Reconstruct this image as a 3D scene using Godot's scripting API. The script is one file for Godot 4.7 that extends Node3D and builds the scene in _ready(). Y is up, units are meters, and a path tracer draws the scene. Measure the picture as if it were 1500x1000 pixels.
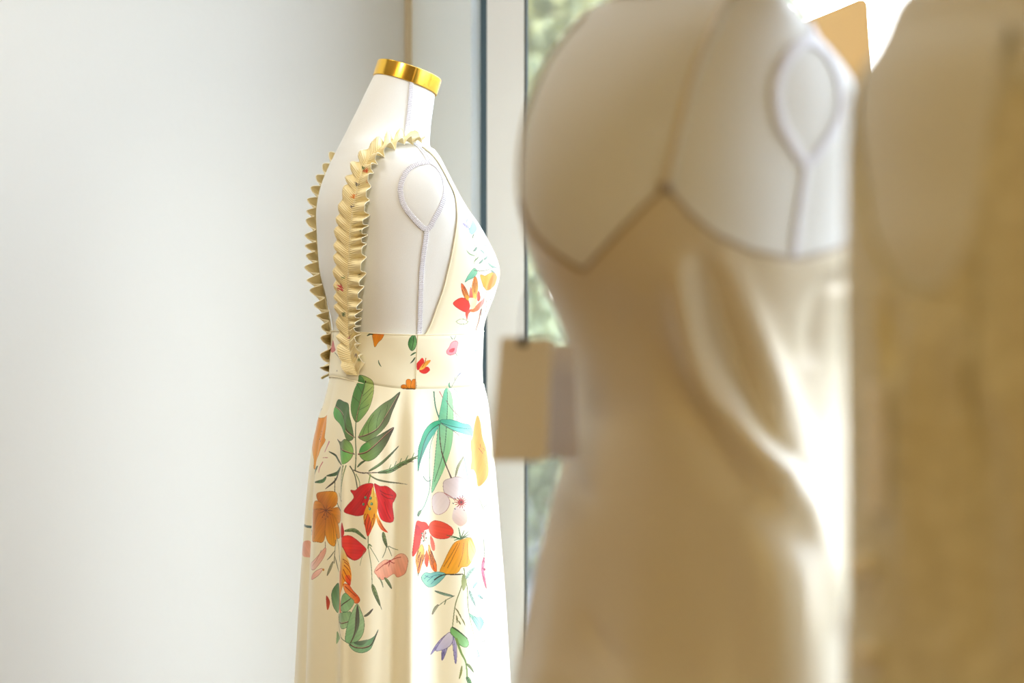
extends Node3D
# A boutique corner by a tall window: one dress form in a floral dress in focus, two more forms close to the lens.

const FP := 3541.667                      # focal length in pixels: 85 mm on a 36 mm wide frame of 1500 pixels
const EYE := Vector3(0, 1.05, 0)
const CORNER := Vector3(-0.212, 0, -5.0)  # where the plain wall meets the window wall
const ALONG := Vector3(0.574, 0, 0.819)   # along the window wall, away from the corner
const ACROSS := Vector3(-0.819, 0, 0.574) # along the plain wall, away from the window

var mats := {}
var rng := RandomNumberGenerator.new()


# ---------------------------------------------------------------- a dress form's surface
class Form:
	var origin: Vector3
	var yaw: float
	var keys := []      # per ring: fs, af, ab, b, fl, fr, yl, yr
	var power := 2.2
	var table := []
	func _init(o: Vector3, turn: float, rows: Array) -> void:
		origin = o
		yaw = turn
		for r in rows:
			keys.append(solve(r))
	func world(p: Vector3) -> Vector3:
		return origin + Vector3(p.x * cos(yaw) + p.z * sin(yaw), p.y, -p.x * sin(yaw) + p.z * cos(yaw))
	func seen(p: Vector3) -> Vector3:
		var q := world(p) - EYE
		return Vector3(750.0 - FP * q.x / q.z, 500.0 + FP * q.y / q.z, -q.z)
	func flat(fs: float, a: float, b: float, th: float) -> Vector3:
		var c := cos(th)
		var s := sin(th)
		return Vector3(fs + a * signf(c) * pow(absf(c), 2.0 / power), 0, b * signf(s) * pow(absf(s), 2.0 / power))
	func solve(r: Array) -> PackedFloat32Array:
		# r: left x, left y, right x, right y of the outline, half breadth, x of the side seam (or, below 1, how far forward the seam lies in metres)
		var d0 := -origin.z
		var k: float = (r[5] - 750.0) / FP
		var c := cos(yaw)
		var s := sin(yaw)
		var b: float = r[4]
		var fs: float = (k * d0 - k * b * c - origin.x - b * s) / (c - k * s)
		if absf(r[5]) < 1.0:
			fs = r[5]
		var got := [0.0, 0.0]
		var ends := [Vector3(), Vector3()]
		for side in 2:
			var lo := 0.005
			var hi := 0.6
			var want: float = r[2] if side == 0 else r[0]
			for it in 26:
				var mid := (lo + hi) / 2.0
				var best := -1e9
				for n in 40:
					var th := (-1.57 + 3.14 * n / 39.0) + (0.0 if side == 0 else PI)
					var p := flat(fs, mid, b, th)
					var x := seen(p).x * (1.0 if side == 0 else -1.0)
					if x > best:
						best = x
						ends[side] = p
				if best < want * (1.0 if side == 0 else -1.0):
					lo = mid
				else:
					hi = mid
			got[side] = (lo + hi) / 2.0
		var yr: float = EYE.y - (r[3] - 500.0) * seen(ends[0]).z / FP
		var yl: float = EYE.y - (r[1] - 500.0) * seen(ends[1]).z / FP
		return PackedFloat32Array([fs, got[0], got[1], b, ends[1].x, ends[0].x, yl, yr])
	func ring(t: float) -> PackedFloat32Array:
		var n := keys.size()
		var i := clampi(int(floor(t)), 0, n - 2)
		var x := clampf(t - i, 0.0, 1.0)
		var a: PackedFloat32Array = keys[maxi(i - 1, 0)]
		var b: PackedFloat32Array = keys[i]
		var c: PackedFloat32Array = keys[i + 1]
		var d: PackedFloat32Array = keys[mini(i + 2, n - 1)]
		var out := PackedFloat32Array()
		out.resize(8)
		for k in 8:
			out[k] = 0.5 * (2.0 * b[k] + (c[k] - a[k]) * x + (2.0 * a[k] - 5.0 * b[k] + 4.0 * c[k] - d[k]) * x * x + (3.0 * b[k] - a[k] - 3.0 * c[k] + d[k]) * x * x * x)
		return out
	func on(q: PackedFloat32Array, th: float) -> Vector3:
		var p := flat(q[0], q[1] if cos(th) > 0.0 else q[2], q[3], th)
		p.y = lerpf(q[6], q[7], clampf((p.x - q[4]) / (q[5] - q[4]), -0.1, 1.1))
		return p
	func p(t: float, th: float) -> Vector3:
		return on(ring(t), th)
	func normal(t: float, th: float) -> Vector3:
		var du := p(t, th + 0.02) - p(t, th - 0.02)
		var dv := p(minf(t + 0.06, keys.size() - 1.0), th) - p(maxf(t - 0.06, 0.0), th)
		return dv.cross(du).normalized() * -1.0
	func off(t: float, th: float, by: float) -> Vector3:
		return p(t, th) + normal(t, th) * by
	func find(px: float, py: float) -> Vector2:
		# (t, th) of the point of the surface's near side that lies on this line of sight
		if table.is_empty():
			for i in (keys.size() - 1) * 4 + 1:
				var q := ring(i / 4.0)
				for j in 73:
					var th := -0.6 + 4.4 * j / 72.0
					var v := on(q, th)
					var nn := Vector2(cos(th) / maxf(q[1] if cos(th) > 0.0 else q[2], 0.02), sin(th) / q[3]).normalized()
					var toward := Vector2(-sin(yaw), cos(yaw)).dot(nn)
					if toward > -0.05:
						var s := seen(v)
						table.append([s.x, s.y, i / 4.0, th])
		var best := 1e12
		var at := Vector2()
		for e in table:
			var d: float = (e[0] - px) * (e[0] - px) + (e[1] - py) * (e[1] - py)
			if d < best:
				best = d
				at = Vector2(e[2], e[3])
		for it in 7:
			var s := seen(p(at.x, at.y))
			var a := seen(p(at.x + 0.02, at.y))
			var b := seen(p(at.x, at.y + 0.01))
			var m00 := (a.x - s.x) / 0.02
			var m10 := (a.y - s.y) / 0.02
			var m01 := (b.x - s.x) / 0.01
			var m11 := (b.y - s.y) / 0.01
			var det := m00 * m11 - m01 * m10
			if absf(det) < 1.0:
				break
			var ex := px - s.x
			var ey := py - s.y
			var step := Vector2((ex * m11 - ey * m01) / det, (m00 * ey - m10 * ex) / det)
			step.x = clampf(step.x, -0.4, 0.4)
			step.y = clampf(step.y, -0.12, 0.12)
			at += step
			at.x = clampf(at.x, 0.0, keys.size() - 1.0)
		return at
	func t_at(y: float, th: float) -> float:
		# the ring parameter at which the surface has this height
		var lo := 0.0
		var hi := keys.size() - 1.0
		for it in 22:
			var mid := (lo + hi) / 2.0
			if p(mid, th).y > y:
				lo = mid
			else:
				hi = mid
		return (lo + hi) / 2.0


# ---------------------------------------------------------------- helpers
func where(x: float, y: float, depth: float) -> Vector3:
	return EYE + Vector3((x - 750.0) * depth / FP, -(y - 500.0) * depth / FP, -depth)


func room(u: float, v: float, y := 0.0) -> Vector3:
	return CORNER + ALONG * u + ACROSS * v + Vector3(0, y, 0)


func material(called: String, color: Color, rough := 0.7, metal := 0.0) -> StandardMaterial3D:
	var m := StandardMaterial3D.new()
	m.resource_name = called
	m.albedo_color = color
	m.roughness = rough
	m.metallic = metal
	mats[called] = m
	return m


func noise_texture(freq: float, low: Color, high: Color, normal := false, side := 256, stretch := false) -> Texture2D:
	var n := FastNoiseLite.new()
	n.seed = 7
	n.frequency = freq
	n.fractal_octaves = 4
	var t := NoiseTexture2D.new()
	t.width = side
	t.height = side
	t.seamless = true
	t.noise = n
	if normal:
		t.as_normal_map = true
		t.bump_strength = 3.0
	else:
		var g := Gradient.new()
		g.set_color(0, low)
		g.set_color(1, high)
		t.color_ramp = g
	return t


func thing(called: String, label: String, category: String, at := Vector3.ZERO, turn := 0.0, group := "") -> Node3D:
	var o := Node3D.new()
	o.name = called
	add_child(o, true)
	o.position = at
	o.rotation.y = turn
	o.set_meta("label", label)
	o.set_meta("category", category)
	if group:
		o.set_meta("group", group)
	return o


func part(called: String, mesh: Mesh, mat: Material, parent: Node, label := "") -> MeshInstance3D:
	var o := MeshInstance3D.new()
	o.name = called
	o.mesh = mesh
	o.material_override = mat
	parent.add_child(o, true)
	if label:
		o.set_meta("label", label)
	return o


func structure(called: String, mesh: Mesh, mat: Material, label: String, category: String) -> MeshInstance3D:
	var o := part(called, mesh, mat, self, label)
	o.set_meta("kind", "structure")
	o.set_meta("category", category)
	return o


func sheet(rows: Array, closed := false, uvs := [], hint := Vector3.ZERO, colors := []) -> ArrayMesh:
	# rows of points joined into one smooth surface; with «hint» normals point away from it
	var n: int = rows[0].size()
	var m := rows.size()
	var v := PackedVector3Array()
	var nn := PackedVector3Array()
	var uv := PackedVector2Array()
	var cc := PackedColorArray()
	var idx := PackedInt32Array()
	for i in m:
		for j in n:
			v.append(rows[i][j])
			if uvs.size():
				uv.append(uvs[i][j])
			if colors.size():
				cc.append(colors[i][j])
	for i in m:
		for j in n:
			var l := j - 1
			var r := j + 1
			if closed:
				if l < 0: l = n - 2
				if r > n - 1: r = 1
			else:
				l = maxi(l, 0)
				r = mini(r, n - 1)
			var du: Vector3 = v[i * n + r] - v[i * n + l]
			var dv: Vector3 = v[mini(i + 1, m - 1) * n + j] - v[maxi(i - 1, 0) * n + j]
			nn.append(du.cross(dv))
	var sum := 0.0
	if hint != Vector3.ZERO:
		for k in v.size():
			sum += nn[k].dot(v[k] - hint)
	var turned := sum < 0.0
	for k in nn.size():
		var x := nn[k]
		if x.length() < 1e-12:
			x = Vector3(0, 1, 0)
		nn[k] = (-x if turned else x).normalized()
	for i in m - 1:
		for j in n - 1:
			var a := i * n + j
			var b := a + 1
			var c := a + n
			var d := c + 1
			if turned:
				idx.append_array([a, b, c, b, d, c])
			else:
				idx.append_array([a, c, b, b, c, d])
	var arr := []
	arr.resize(Mesh.ARRAY_MAX)
	arr[Mesh.ARRAY_VERTEX] = v
	arr[Mesh.ARRAY_NORMAL] = nn
	if uvs.size():
		arr[Mesh.ARRAY_TEX_UV] = uv
	if colors.size():
		arr[Mesh.ARRAY_COLOR] = cc
	arr[Mesh.ARRAY_INDEX] = idx
	var mesh := ArrayMesh.new()
	mesh.add_surface_from_arrays(Mesh.PRIMITIVE_TRIANGLES, arr)
	return mesh


func join(meshes: Array) -> ArrayMesh:
	var st := SurfaceTool.new()
	for x in meshes:
		st.append_from(x, 0, Transform3D())
	return st.commit()


func tube(path: PackedVector3Array, radii: Variant, sides := 8, flat := 1.0, up := PackedVector3Array()) -> ArrayMesh:
	# a swept round (or, with «flat» below 1, flattened towards «up») profile
	var rows := []
	var n := path.size()
	var last := Vector3(0.3, 0.9, 0.2)
	for i in n:
		var tan := (path[mini(i + 1, n - 1)] - path[maxi(i - 1, 0)]).normalized()
		var nrm: Vector3 = up[i] if up.size() else last
		var side := tan.cross(nrm).normalized()
		nrm = side.cross(tan).normalized()
		last = nrm
		var r: float = radii[i] if radii is PackedFloat32Array else radii
		var row := PackedVector3Array()
		for k in sides + 1:
			var a := TAU * k / sides
			row.append(path[i] + side * cos(a) * r + nrm * sin(a) * r * flat)
		rows.append(row)
	for e in [0, n - 1]:
		var cap := PackedVector3Array()
		for k in sides + 1:
			cap.append(path[e])
		if e == 0:
			rows.push_front(cap)
		else:
			rows.append(cap)
	return sheet_out(rows)


func sheet_out(rows: Array) -> ArrayMesh:
	# a closed sweep: outward is away from each row's centre
	var mid: int = rows.size() / 2
	var c := Vector3.ZERO
	for k in rows[mid].size() - 1:
		c += rows[mid][k]
	c /= rows[mid].size() - 1
	var a: Vector3 = rows[mid][0]
	var du: Vector3 = rows[mid][1] - rows[mid][rows[mid].size() - 2]
	var dv: Vector3 = rows[mid + 1][0] - rows[mid - 1][0]
	var away := du.cross(dv).dot(a - c) > 0.0
	var out := rows
	if not away:
		out = []
		for r in rows:
			var b: PackedVector3Array = r.duplicate()
			b.reverse()
			out.append(b)
	return sheet(out, true)


func spline(pts: PackedVector3Array, per: int) -> PackedVector3Array:
	var out := PackedVector3Array()
	for i in pts.size() - 1:
		var a := pts[maxi(i - 1, 0)]
		var b := pts[i]
		var c := pts[i + 1]
		var d := pts[mini(i + 2, pts.size() - 1)]
		for k in per:
			out.append(b.cubic_interpolate(c, a, d, float(k) / per))
	out.append(pts[-1])
	return out


func resample(path: PackedVector3Array, step: float) -> PackedVector3Array:
	var c := Curve3D.new()
	c.bake_interval = step
	for p in path:
		c.add_point(p)
	return c.get_baked_points()


func prism(outline: PackedVector2Array, low: float, high: float, bevel := 0.0) -> ArrayMesh:
	# a plate with this outline in x and z, standing from low to high in y, with its rim chamfered
	var st := SurfaceTool.new()
	st.begin(Mesh.PRIMITIVE_TRIANGLES)
	st.set_smooth_group(-1)
	if Geometry2D.is_polygon_clockwise(outline):
		outline.reverse()
	var inner := outline
	if bevel > 0.0:
		var g := Geometry2D.offset_polygon(outline, -bevel, Geometry2D.JOIN_MITER)
		if g.size() == 1 and g[0].size() == outline.size():
			inner = g[0]
			var best := 0
			for k in inner.size():
				if inner[k].distance_to(outline[0]) < inner[best].distance_to(outline[0]):
					best = k
			var turned := PackedVector2Array()
			for k in inner.size():
				turned.append(inner[(best + k) % inner.size()])
			inner = turned
			if Geometry2D.is_polygon_clockwise(inner):
				inner.reverse()
		else:
			bevel = 0.0
	var n := outline.size()
	var levels := [[inner, low], [outline, low + bevel], [outline, high - bevel], [inner, high]] if bevel > 0.0 else [[outline, low], [outline, high]]
	for l in levels.size() - 1:
		for k in n:
			var a := Vector3(levels[l][0][k].x, levels[l][1], levels[l][0][k].y)
			var b := Vector3(levels[l][0][(k + 1) % n].x, levels[l][1], levels[l][0][(k + 1) % n].y)
			var c := Vector3(levels[l + 1][0][k].x, levels[l + 1][1], levels[l + 1][0][k].y)
			var d := Vector3(levels[l + 1][0][(k + 1) % n].x, levels[l + 1][1], levels[l + 1][0][(k + 1) % n].y)
			for q in [a, b, c, b, d, c]:
				st.add_vertex(q)
	var tri := Geometry2D.triangulate_polygon(inner)
	for k in range(0, tri.size(), 3):
		var a := inner[tri[k]]
		var b := inner[tri[k + 1]]
		var c := inner[tri[k + 2]]
		if (b - a).cross(c - a) < 0.0:
			var s := b
			b = c
			c = s
		for q in [a, b, c]:
			st.add_vertex(Vector3(q.x, high, q.y))
		for q in [a, c, b]:
			st.add_vertex(Vector3(q.x, low, q.y))
	st.generate_normals()
	return st.commit()


func box(u0: float, u1: float, v0: float, v1: float, y0: float, y1: float, bevel := 0.0) -> ArrayMesh:
	# a box given along the two walls
	var o := PackedVector2Array()
	for c in [[u0, v0], [u1, v0], [u1, v1], [u0, v1]]:
		var p := room(c[0], c[1])
		o.append(Vector2(p.x, p.z))
	return prism(o, y0, y1, bevel)


func lathe(profile: Array, sides := 48, at := Vector3.ZERO) -> ArrayMesh:
	var rows := []
	for q in profile:
		var row := PackedVector3Array()
		for k in sides + 1:
			var a := TAU * k / sides
			row.append(at + Vector3(q[0] * cos(a), q[1], q[0] * sin(a)))
		rows.append(row)
	return sheet_out(rows)


# ---------------------------------------------------------------- the room
func _ready() -> void:
	rng.seed = 11
	var cam := Camera3D.new()
	cam.name = "camera"
	cam.position = EYE
	var lens := CameraAttributesPhysical.new()
	lens.frustum_focal_length = 85.0
	lens.frustum_focus_distance = 3.98
	lens.frustum_near = 0.05
	lens.frustum_far = 400.0
	lens.exposure_aperture = 2.9
	cam.attributes = lens
	add_child(cam)
	cam.current = true
	var sky := ProceduralSkyMaterial.new()
	sky.sky_top_color = Color(0.84, 0.91, 1.0)
	sky.sky_horizon_color = Color(1.0, 0.99, 0.96)
	sky.sky_curve = 0.2
	sky.sky_energy_multiplier = 2.55
	sky.ground_bottom_color = Color(0.45, 0.45, 0.42)
	sky.ground_horizon_color = Color(0.7, 0.72, 0.7)
	sky.ground_energy_multiplier = 1.0
	var env := Environment.new()
	env.background_mode = Environment.BG_SKY
	env.sky = Sky.new()
	env.sky.sky_material = sky
	env.tonemap_mode = Environment.TONE_MAPPER_LINEAR
	env.tonemap_exposure = 1.06
	env.sdfgi_enabled = true
	env.ssao_enabled = true
	env.ssil_enabled = true
	var we := WorldEnvironment.new()
	we.name = "surroundings"
	we.environment = env
	add_child(we)
	var sun := DirectionalLight3D.new()
	sun.name = "sun"
	sun.light_energy = 0.4
	sun.light_color = Color(1.0, 0.95, 0.85)
	sun.light_angular_distance = 0.6
	sun.shadow_enabled = true
	var outward := -ACROSS
	sun.look_at_from_position(Vector3.ZERO, outward * 0.75 + ALONG * 0.35 + Vector3(0, -0.75, 0), Vector3.UP)
	add_child(sun)

	make_materials()
	build_room()
	build_window()
	build_outside()
	build_floral()
	build_slip()
	build_lace()
	build_small()
	build_fill_lamps()


func make_materials() -> void:
	var m := material("wall paint", Color(0.835, 0.84, 0.825), 0.85)
	m.normal_enabled = true
	m.normal_texture = noise_texture(0.03, Color.BLACK, Color.WHITE, true)
	m.normal_scale = 0.08
	m.uv1_triplanar = true
	m.uv1_world_triplanar = true
	m.uv1_scale = Vector3(3, 3, 3)
	material("ceiling paint", Color(0.9, 0.88, 0.84), 0.9)
	material("warm plaster", Color(0.74, 0.65, 0.48), 0.85)
	m = material("oak boards", Color(1, 1, 1), 0.5)
	m.albedo_texture = noise_texture(0.02, Color(0.5, 0.39, 0.25), Color(0.62, 0.5, 0.34))
	m.uv1_triplanar = true
	m.uv1_world_triplanar = true
	m.uv1_scale = Vector3(0.7, 0.7, 0.7)
	material("grey aluminium", Color(0.95, 0.985, 1.0), 0.5, 0.25)
	material("white sash", Color(0.97, 0.985, 0.99), 0.4)
	material("rubber gasket", Color(0.3, 0.39, 0.44), 0.85)
	material("glazing rubber", Color(0.3, 0.32, 0.31), 0.95)
	material("corner beige", Color(0.8, 0.74, 0.62), 0.7)
	m = material("window glass", Color(0.95, 1.0, 0.97, 0.06), 0.0)
	m.transparency = BaseMaterial3D.TRANSPARENCY_ALPHA
	m.metallic_specular = 0.5
	m = material("linen", Color(1, 1, 1), 0.8)
	m.albedo_texture = noise_texture(0.12, Color(0.885, 0.885, 0.868), Color(0.928, 0.932, 0.918))
	m.normal_enabled = true
	m.normal_texture = noise_texture(0.2, Color.BLACK, Color.WHITE, true)
	m.normal_scale = 0.25
	m.uv1_triplanar = true
	m.uv1_scale = Vector3(18, 30, 18)
	material("gold", Color(1.0, 0.8, 0.33), 0.22, 1.0)
	material("braid", Color(0.9, 0.9, 0.93), 0.6)
	material("cream cotton", Color(0.955, 0.92, 0.8), 0.5)
	m = material("champagne satin", Color(0.85, 0.8, 0.69), 0.36)
	m.metallic_specular = 0.6
	material("satin piping", Color(0.66, 0.585, 0.47), 0.45)
	m = material("taupe lace", Color(1, 1, 1), 0.6)
	m.albedo_texture = noise_texture(0.035, Color(0.82, 0.79, 0.67), Color(0.95, 0.935, 0.85))
	m.normal_enabled = true
	m.normal_texture = noise_texture(0.07, Color.BLACK, Color.WHITE, true)
	m.normal_scale = 0.7
	m.uv1_triplanar = true
	m.uv1_scale = Vector3(5, 5, 5)
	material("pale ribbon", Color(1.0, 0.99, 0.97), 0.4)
	material("pearl", Color(1.0, 0.99, 0.97), 0.2, 0.0)
	m = material("card", Color(0.97, 0.955, 0.93), 0.7)
	m.backlight_enabled = true
	m.backlight = Color(0.5, 0.49, 0.47)
	material("grey card", Color(0.86, 0.84, 0.86), 0.7)
	material("black cord", Color(0.12, 0.09, 0.07), 0.6)
	material("black steel", Color(0.1, 0.1, 0.1), 0.4, 0.6)
	m = material("tan paper", Color(0.92, 0.83, 0.65), 0.7)
	m.backlight_enabled = true
	m.backlight = Color(0.7, 0.62, 0.45)
	material("grey print", Color(0.55, 0.5, 0.45), 0.8)
	m = material("warm fill glow", Color(1, 0.9, 0.75), 0.6)  # glowing face of the added warm fill lamps
	m.emission_enabled = true
	m.emission = Color(1.0, 0.8, 0.55)
	m.emission_energy_multiplier = 1.5
	m = material("white fill glow", Color(1, 1, 1), 0.6)  # glowing face of the added panel and spot
	m.emission_enabled = true
	m.emission = Color(1.0, 0.98, 0.95)
	m.emission_energy_multiplier = 1.5
	material("bark", Color(0.35, 0.28, 0.22), 0.9)
	material("asphalt", Color(0.3, 0.315, 0.33), 0.9)
	material("yellow kerb", Color(0.6, 0.57, 0.3), 0.8)
	m = material("lawn", Color(1, 1, 1), 0.9)
	m.albedo_texture = noise_texture(0.05, Color(0.27, 0.33, 0.21), Color(0.36, 0.42, 0.28))
	m.uv1_triplanar = true
	m.uv1_world_triplanar = true
	m = material("leaf", Color(1, 1, 1), 0.5)
	m.vertex_color_use_as_albedo = true
	m.backlight_enabled = true
	m.backlight = Color(0.5, 0.5, 0.4)


func build_room() -> void:
	var h := 2.9
	structure("floor", box(-0.02, 7.5, -0.25, 6.5, -0.2, 0.0), mats["oak boards"], "warm oak floor of the shop", "floor")
	structure("ceiling", box(-0.02, 7.5, -0.25, 6.5, h, h + 0.25), mats["ceiling paint"], "white ceiling of the shop", "ceiling")
	structure("wall_left", box(-0.22, 0.0, -0.05, 6.5, -0.2, h + 0.25), mats["wall paint"], "plain cream white wall behind the floral dress", "wall")
	structure("wall_rear", box(-0.22, 7.7, 6.5, 6.7, -0.2, h + 0.25), mats["warm plaster"], "warm plaster wall at the rear of the shop", "wall")
	structure("wall_right", box(7.5, 7.7, -0.25, 6.5, -0.2, h + 0.25), mats["warm plaster"], "warm plaster end wall of the shop", "wall")
	structure("wall_front", box(4.3, 7.5, -0.25, 0.0, 0.0, h), mats["warm plaster"], "solid length of wall after the window", "wall")
	structure("corner_strip_1", box(0.0, 0.009, -0.05, 0.012, 0.0, h, 0.001), mats["corner beige"], "thin beige strip where wall meets window frame", "corner_strip")  # thin beige strip along the corner line


func build_window() -> void:
	var w := Node3D.new()
	w.name = "window_1"
	w.set_meta("kind", "structure")
	w.set_meta("label", "tall shop window with grey and white frame beside the cream wall")
	w.set_meta("category", "window")
	add_child(w)
	part("jamb", box(0.009, 0.2275, -0.06, 0.0, 0.0, 2.9, 0.003), mats["grey aluminium"], w, "grey aluminium jamb")
	part("gasket", box(0.2275, 0.2655, -0.06, -0.022, 0.0, 2.9), mats["rubber gasket"], w, "blue grey recessed gasket")
	part("stile", box(0.2655, 0.393, -0.018, -0.012, 0.0, 2.9, 0.002), mats["white sash"], w, "white sash stile")
	part("glazing_gasket", box(0.393, 0.3975, -0.0185, -0.0125, 0.08, 2.82), mats["glazing rubber"], w)
	for u in [1.7, 2.95]:
		part("mullion", box(u, u + 0.1, -0.018, -0.012, 0.0, 2.9, 0.004), mats["white sash"], w)
	part("stile", box(4.2, 4.3, -0.12, 0.0, 0.0, 2.9, 0.004), mats["white sash"], w)
	for s in [[0.393, 1.7], [1.8, 2.95], [3.05, 4.2]]:
		part("head_rail", box(s[0], s[1], -0.018, -0.012, 2.8, 2.9, 0.004), mats["white sash"], w)
		part("bottom_rail", box(s[0], s[1], -0.018, -0.012, 0.0, 0.1, 0.004), mats["white sash"], w)
		part("pane", box(s[0] - 0.004, s[1] + 0.004, -0.0172, -0.0142, 0.096, 2.804), mats["window glass"], w)


func build_outside() -> void:
	var low := -0.15
	structure("ground", box(-60, 60, -10.0, -0.3, low - 0.1, low), mats["asphalt"], "pale grey paving outside the shop window", "pavement")
	structure("road_kerb", box(-60, 60, -10.2, -10.0, low - 0.1, low + 0.03, 0.02), mats["yellow kerb"], "pale yellow kerb at the far edge of the paving", "kerb")
	structure("lawn", box(-300, 300, -400.0, -10.2, low - 0.1, low + 0.02), mats["lawn"], "lawn beyond the yellow kerb", "lawn")
	# leaf: a small folded blade
	var st := SurfaceTool.new()
	st.begin(Mesh.PRIMITIVE_TRIANGLES)
	st.set_smooth_group(-1)
	var l := [Vector3(0, 0, 0), Vector3(0.32, 0.05, 0.45), Vector3(0.2, 0.02, 0.85), Vector3(0, -0.08, 1.15), Vector3(-0.2, 0.02, 0.85), Vector3(-0.32, 0.05, 0.45)]
	for k in [[0, 1, 3], [1, 2, 3], [0, 3, 5], [3, 4, 5]]:
		for q in k:
			st.add_vertex(l[q])
	st.generate_normals()
	var leaf := st.commit()
	leaf.surface_set_material(0, mats["leaf"])
	# clipped hedge behind the kerb
	for k in 3:
		var at := where([700, 880, 1150][k], 500, [12.3, 12.9, 13.6][k])
		at.y = low
		var h := thing("hedge_shrub", ["pale green rounded shrub seen through the glass left of the middle form", "pale green shrub hidden behind the middle dress form outside", "green shrub outside behind the right pair of dress forms"][k], "shrub", at)
		part("stem", tube(PackedVector3Array([Vector3(0, 0, 0), Vector3(0.02, 0.4, 0), Vector3(0, 0.9, 0.03)]), 0.04), mats["bark"], h)
		scatter(h, leaf, Vector3(0, 0.78, 0), Vector3(1.0, 0.82, 0.8), 3800, 0.085, Color(0.36, 0.4, 0.28), Color(0.58, 0.6, 0.44))
	var spots := [[690, 15.0, 4.6, 1.7, 0], [800, 16.5, 5.4, 1.9, 1], [905, 18.5, 6.2, 2.2, 2], [1010, 24.0, 5.8, 1.5, 3], [1210, 46.0, 4.6, 2.0, 4], [1480, 50.0, 4.4, 2.2, 5], [1800, 44.0, 4.8, 2.1, 6]]
	var names := ["grey green tree beyond the lawn left of the middle form", "sunlit tree seen through the glass beside the white sash", "tall tree rising behind the shoulder of the middle form", "yellow leaved tree showing above the middle form's shoulder", "small far tree across the lawn behind the taupe dress", "broad low far tree hidden behind the form at the right edge", "far tree across the lawn past the right edge of the window"]
	for q in spots:
		var at := where(q[0], 500, q[1])
		at.y = low
		var t := thing("garden_tree", names[q[4]], "tree", at)
		var hh: float = q[2]
		var path := PackedVector3Array()
		for k in 8:
			path.append(Vector3(sin(k * 1.3 + q[4]) * 0.06, hh * 0.75 * k / 7.0, cos(k * 0.9) * 0.05))
		part("trunk", tube(path, PackedFloat32Array([0.15, 0.13, 0.12, 0.11, 0.09, 0.07, 0.05, 0.03]), 10), mats["bark"], t)
		for k in 5:
			var a: float = k * 1.26 + q[4]
			var b := path[3 + k % 3]
			part("branch", tube(PackedVector3Array([b, b + Vector3(cos(a) * 0.5, 0.35, sin(a) * 0.5), b + Vector3(cos(a) * 1.0, 0.9, sin(a) * 1.0)]), PackedFloat32Array([0.05, 0.035, 0.015])), mats["bark"], t)
		var c1 := Color(0.34, 0.37, 0.24)
		var c2 := Color(0.66, 0.64, 0.42)
		if q[4] == 3:
			c1 = Color(0.75, 0.62, 0.25)
			c2 = Color(0.95, 0.82, 0.45)
		scatter(t, leaf, Vector3(0, hh * 0.6, 0), Vector3(q[3], hh * 0.44, q[3]), 3000 if q[1] < 30.0 else 1800, 0.15 if q[1] < 30.0 else 0.24, c1, c2)


func scatter(parent: Node3D, leaf: Mesh, mid: Vector3, size: Vector3, count: int, big: float, c1: Color, c2: Color) -> void:
	var mm := MultiMesh.new()
	mm.transform_format = MultiMesh.TRANSFORM_3D
	mm.use_colors = true
	mm.mesh = leaf
	mm.instance_count = count
	var clumps := []
	for k in 26:
		var d := Vector3(rng.randfn(), rng.randfn(), rng.randfn()).normalized()
		clumps.append([mid + d * size * rng.randf_range(0.35, 0.85), rng.randf_range(0.28, 0.5)])
	for k in count:
		var c = clumps[rng.randi() % clumps.size()]
		var d := Vector3(rng.randfn(), rng.randfn(), rng.randfn()).normalized()
		var at: Vector3 = c[0] + d * size * c[1] * pow(rng.randf(), 0.4)
		at.y = maxf(at.y, 0.02)
		var b := Basis.from_euler(Vector3(rng.randf_range(-1.4, 1.4), rng.randf() * TAU, rng.randf_range(-0.9, 0.9))).scaled(Vector3.ONE * big * rng.randf_range(0.6, 1.2))
		mm.set_instance_transform(k, Transform3D(b, at))
		mm.set_instance_color(k, c1.lerp(c2, rng.randf()).srgb_to_linear())
	var o := MultiMeshInstance3D.new()
	o.name = "foliage"
	o.multimesh = mm
	o.material_override = mats["leaf"]
	o.set_meta("kind", "stuff")
	parent.add_child(o, true)


# ---------------------------------------------------------------- dress forms
func skin(f: Form, t0: float, t1: float, rows: int, cols: int, by := 0.0) -> ArrayMesh:
	var out := []
	for i in rows + 1:
		var t := lerpf(t0, t1, float(i) / rows)
		var q := f.ring(t)
		var row := PackedVector3Array()
		for j in cols + 1:
			row.append(f.on(q, TAU * j / cols) if by == 0.0 else f.off(t, TAU * j / cols, by))
		out.append(row)
	return sheet_out(out)


func closed_skin(f: Form, rows: int, cols: int) -> ArrayMesh:
	var last := f.keys.size() - 1.0
	var out := []
	for i in rows + 1:
		var q := f.ring(last * i / rows)
		var row := PackedVector3Array()
		for j in cols + 1:
			row.append(f.on(q, TAU * j / cols))
		out.append(row)
	for e in [0, out.size() - 1]:
		var mid := Vector3.ZERO
		for j in cols:
			mid += out[e][j] / cols
		var cap := PackedVector3Array()
		for j in cols + 1:
			cap.append(mid)
		if e == 0:
			out.push_front(cap)
		else:
			out.append(cap)
	return sheet_out(out)


func stand(parent: Node, top: float) -> void:
	part("pole", lathe([[0.0, 0.02], [0.014, 0.02], [0.014, top], [0.0, top]], 24), mats["black steel"], parent)
	part("base", lathe([[0.0, 0.0], [0.16, 0.0], [0.165, 0.004], [0.16, 0.012], [0.03, 0.024], [0.0, 0.026]], 48), mats["black steel"], parent)


var form1: Form
var form2: Form
var form3: Form
var skirt1: Form
const YAW1 := 0.32
const YAW2 := 0.66
const YAW3 := 0.66
const SPAN := 2048.0     # the dress print: pixels round the body, and per metre of height
const TOP := 1.36


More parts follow.
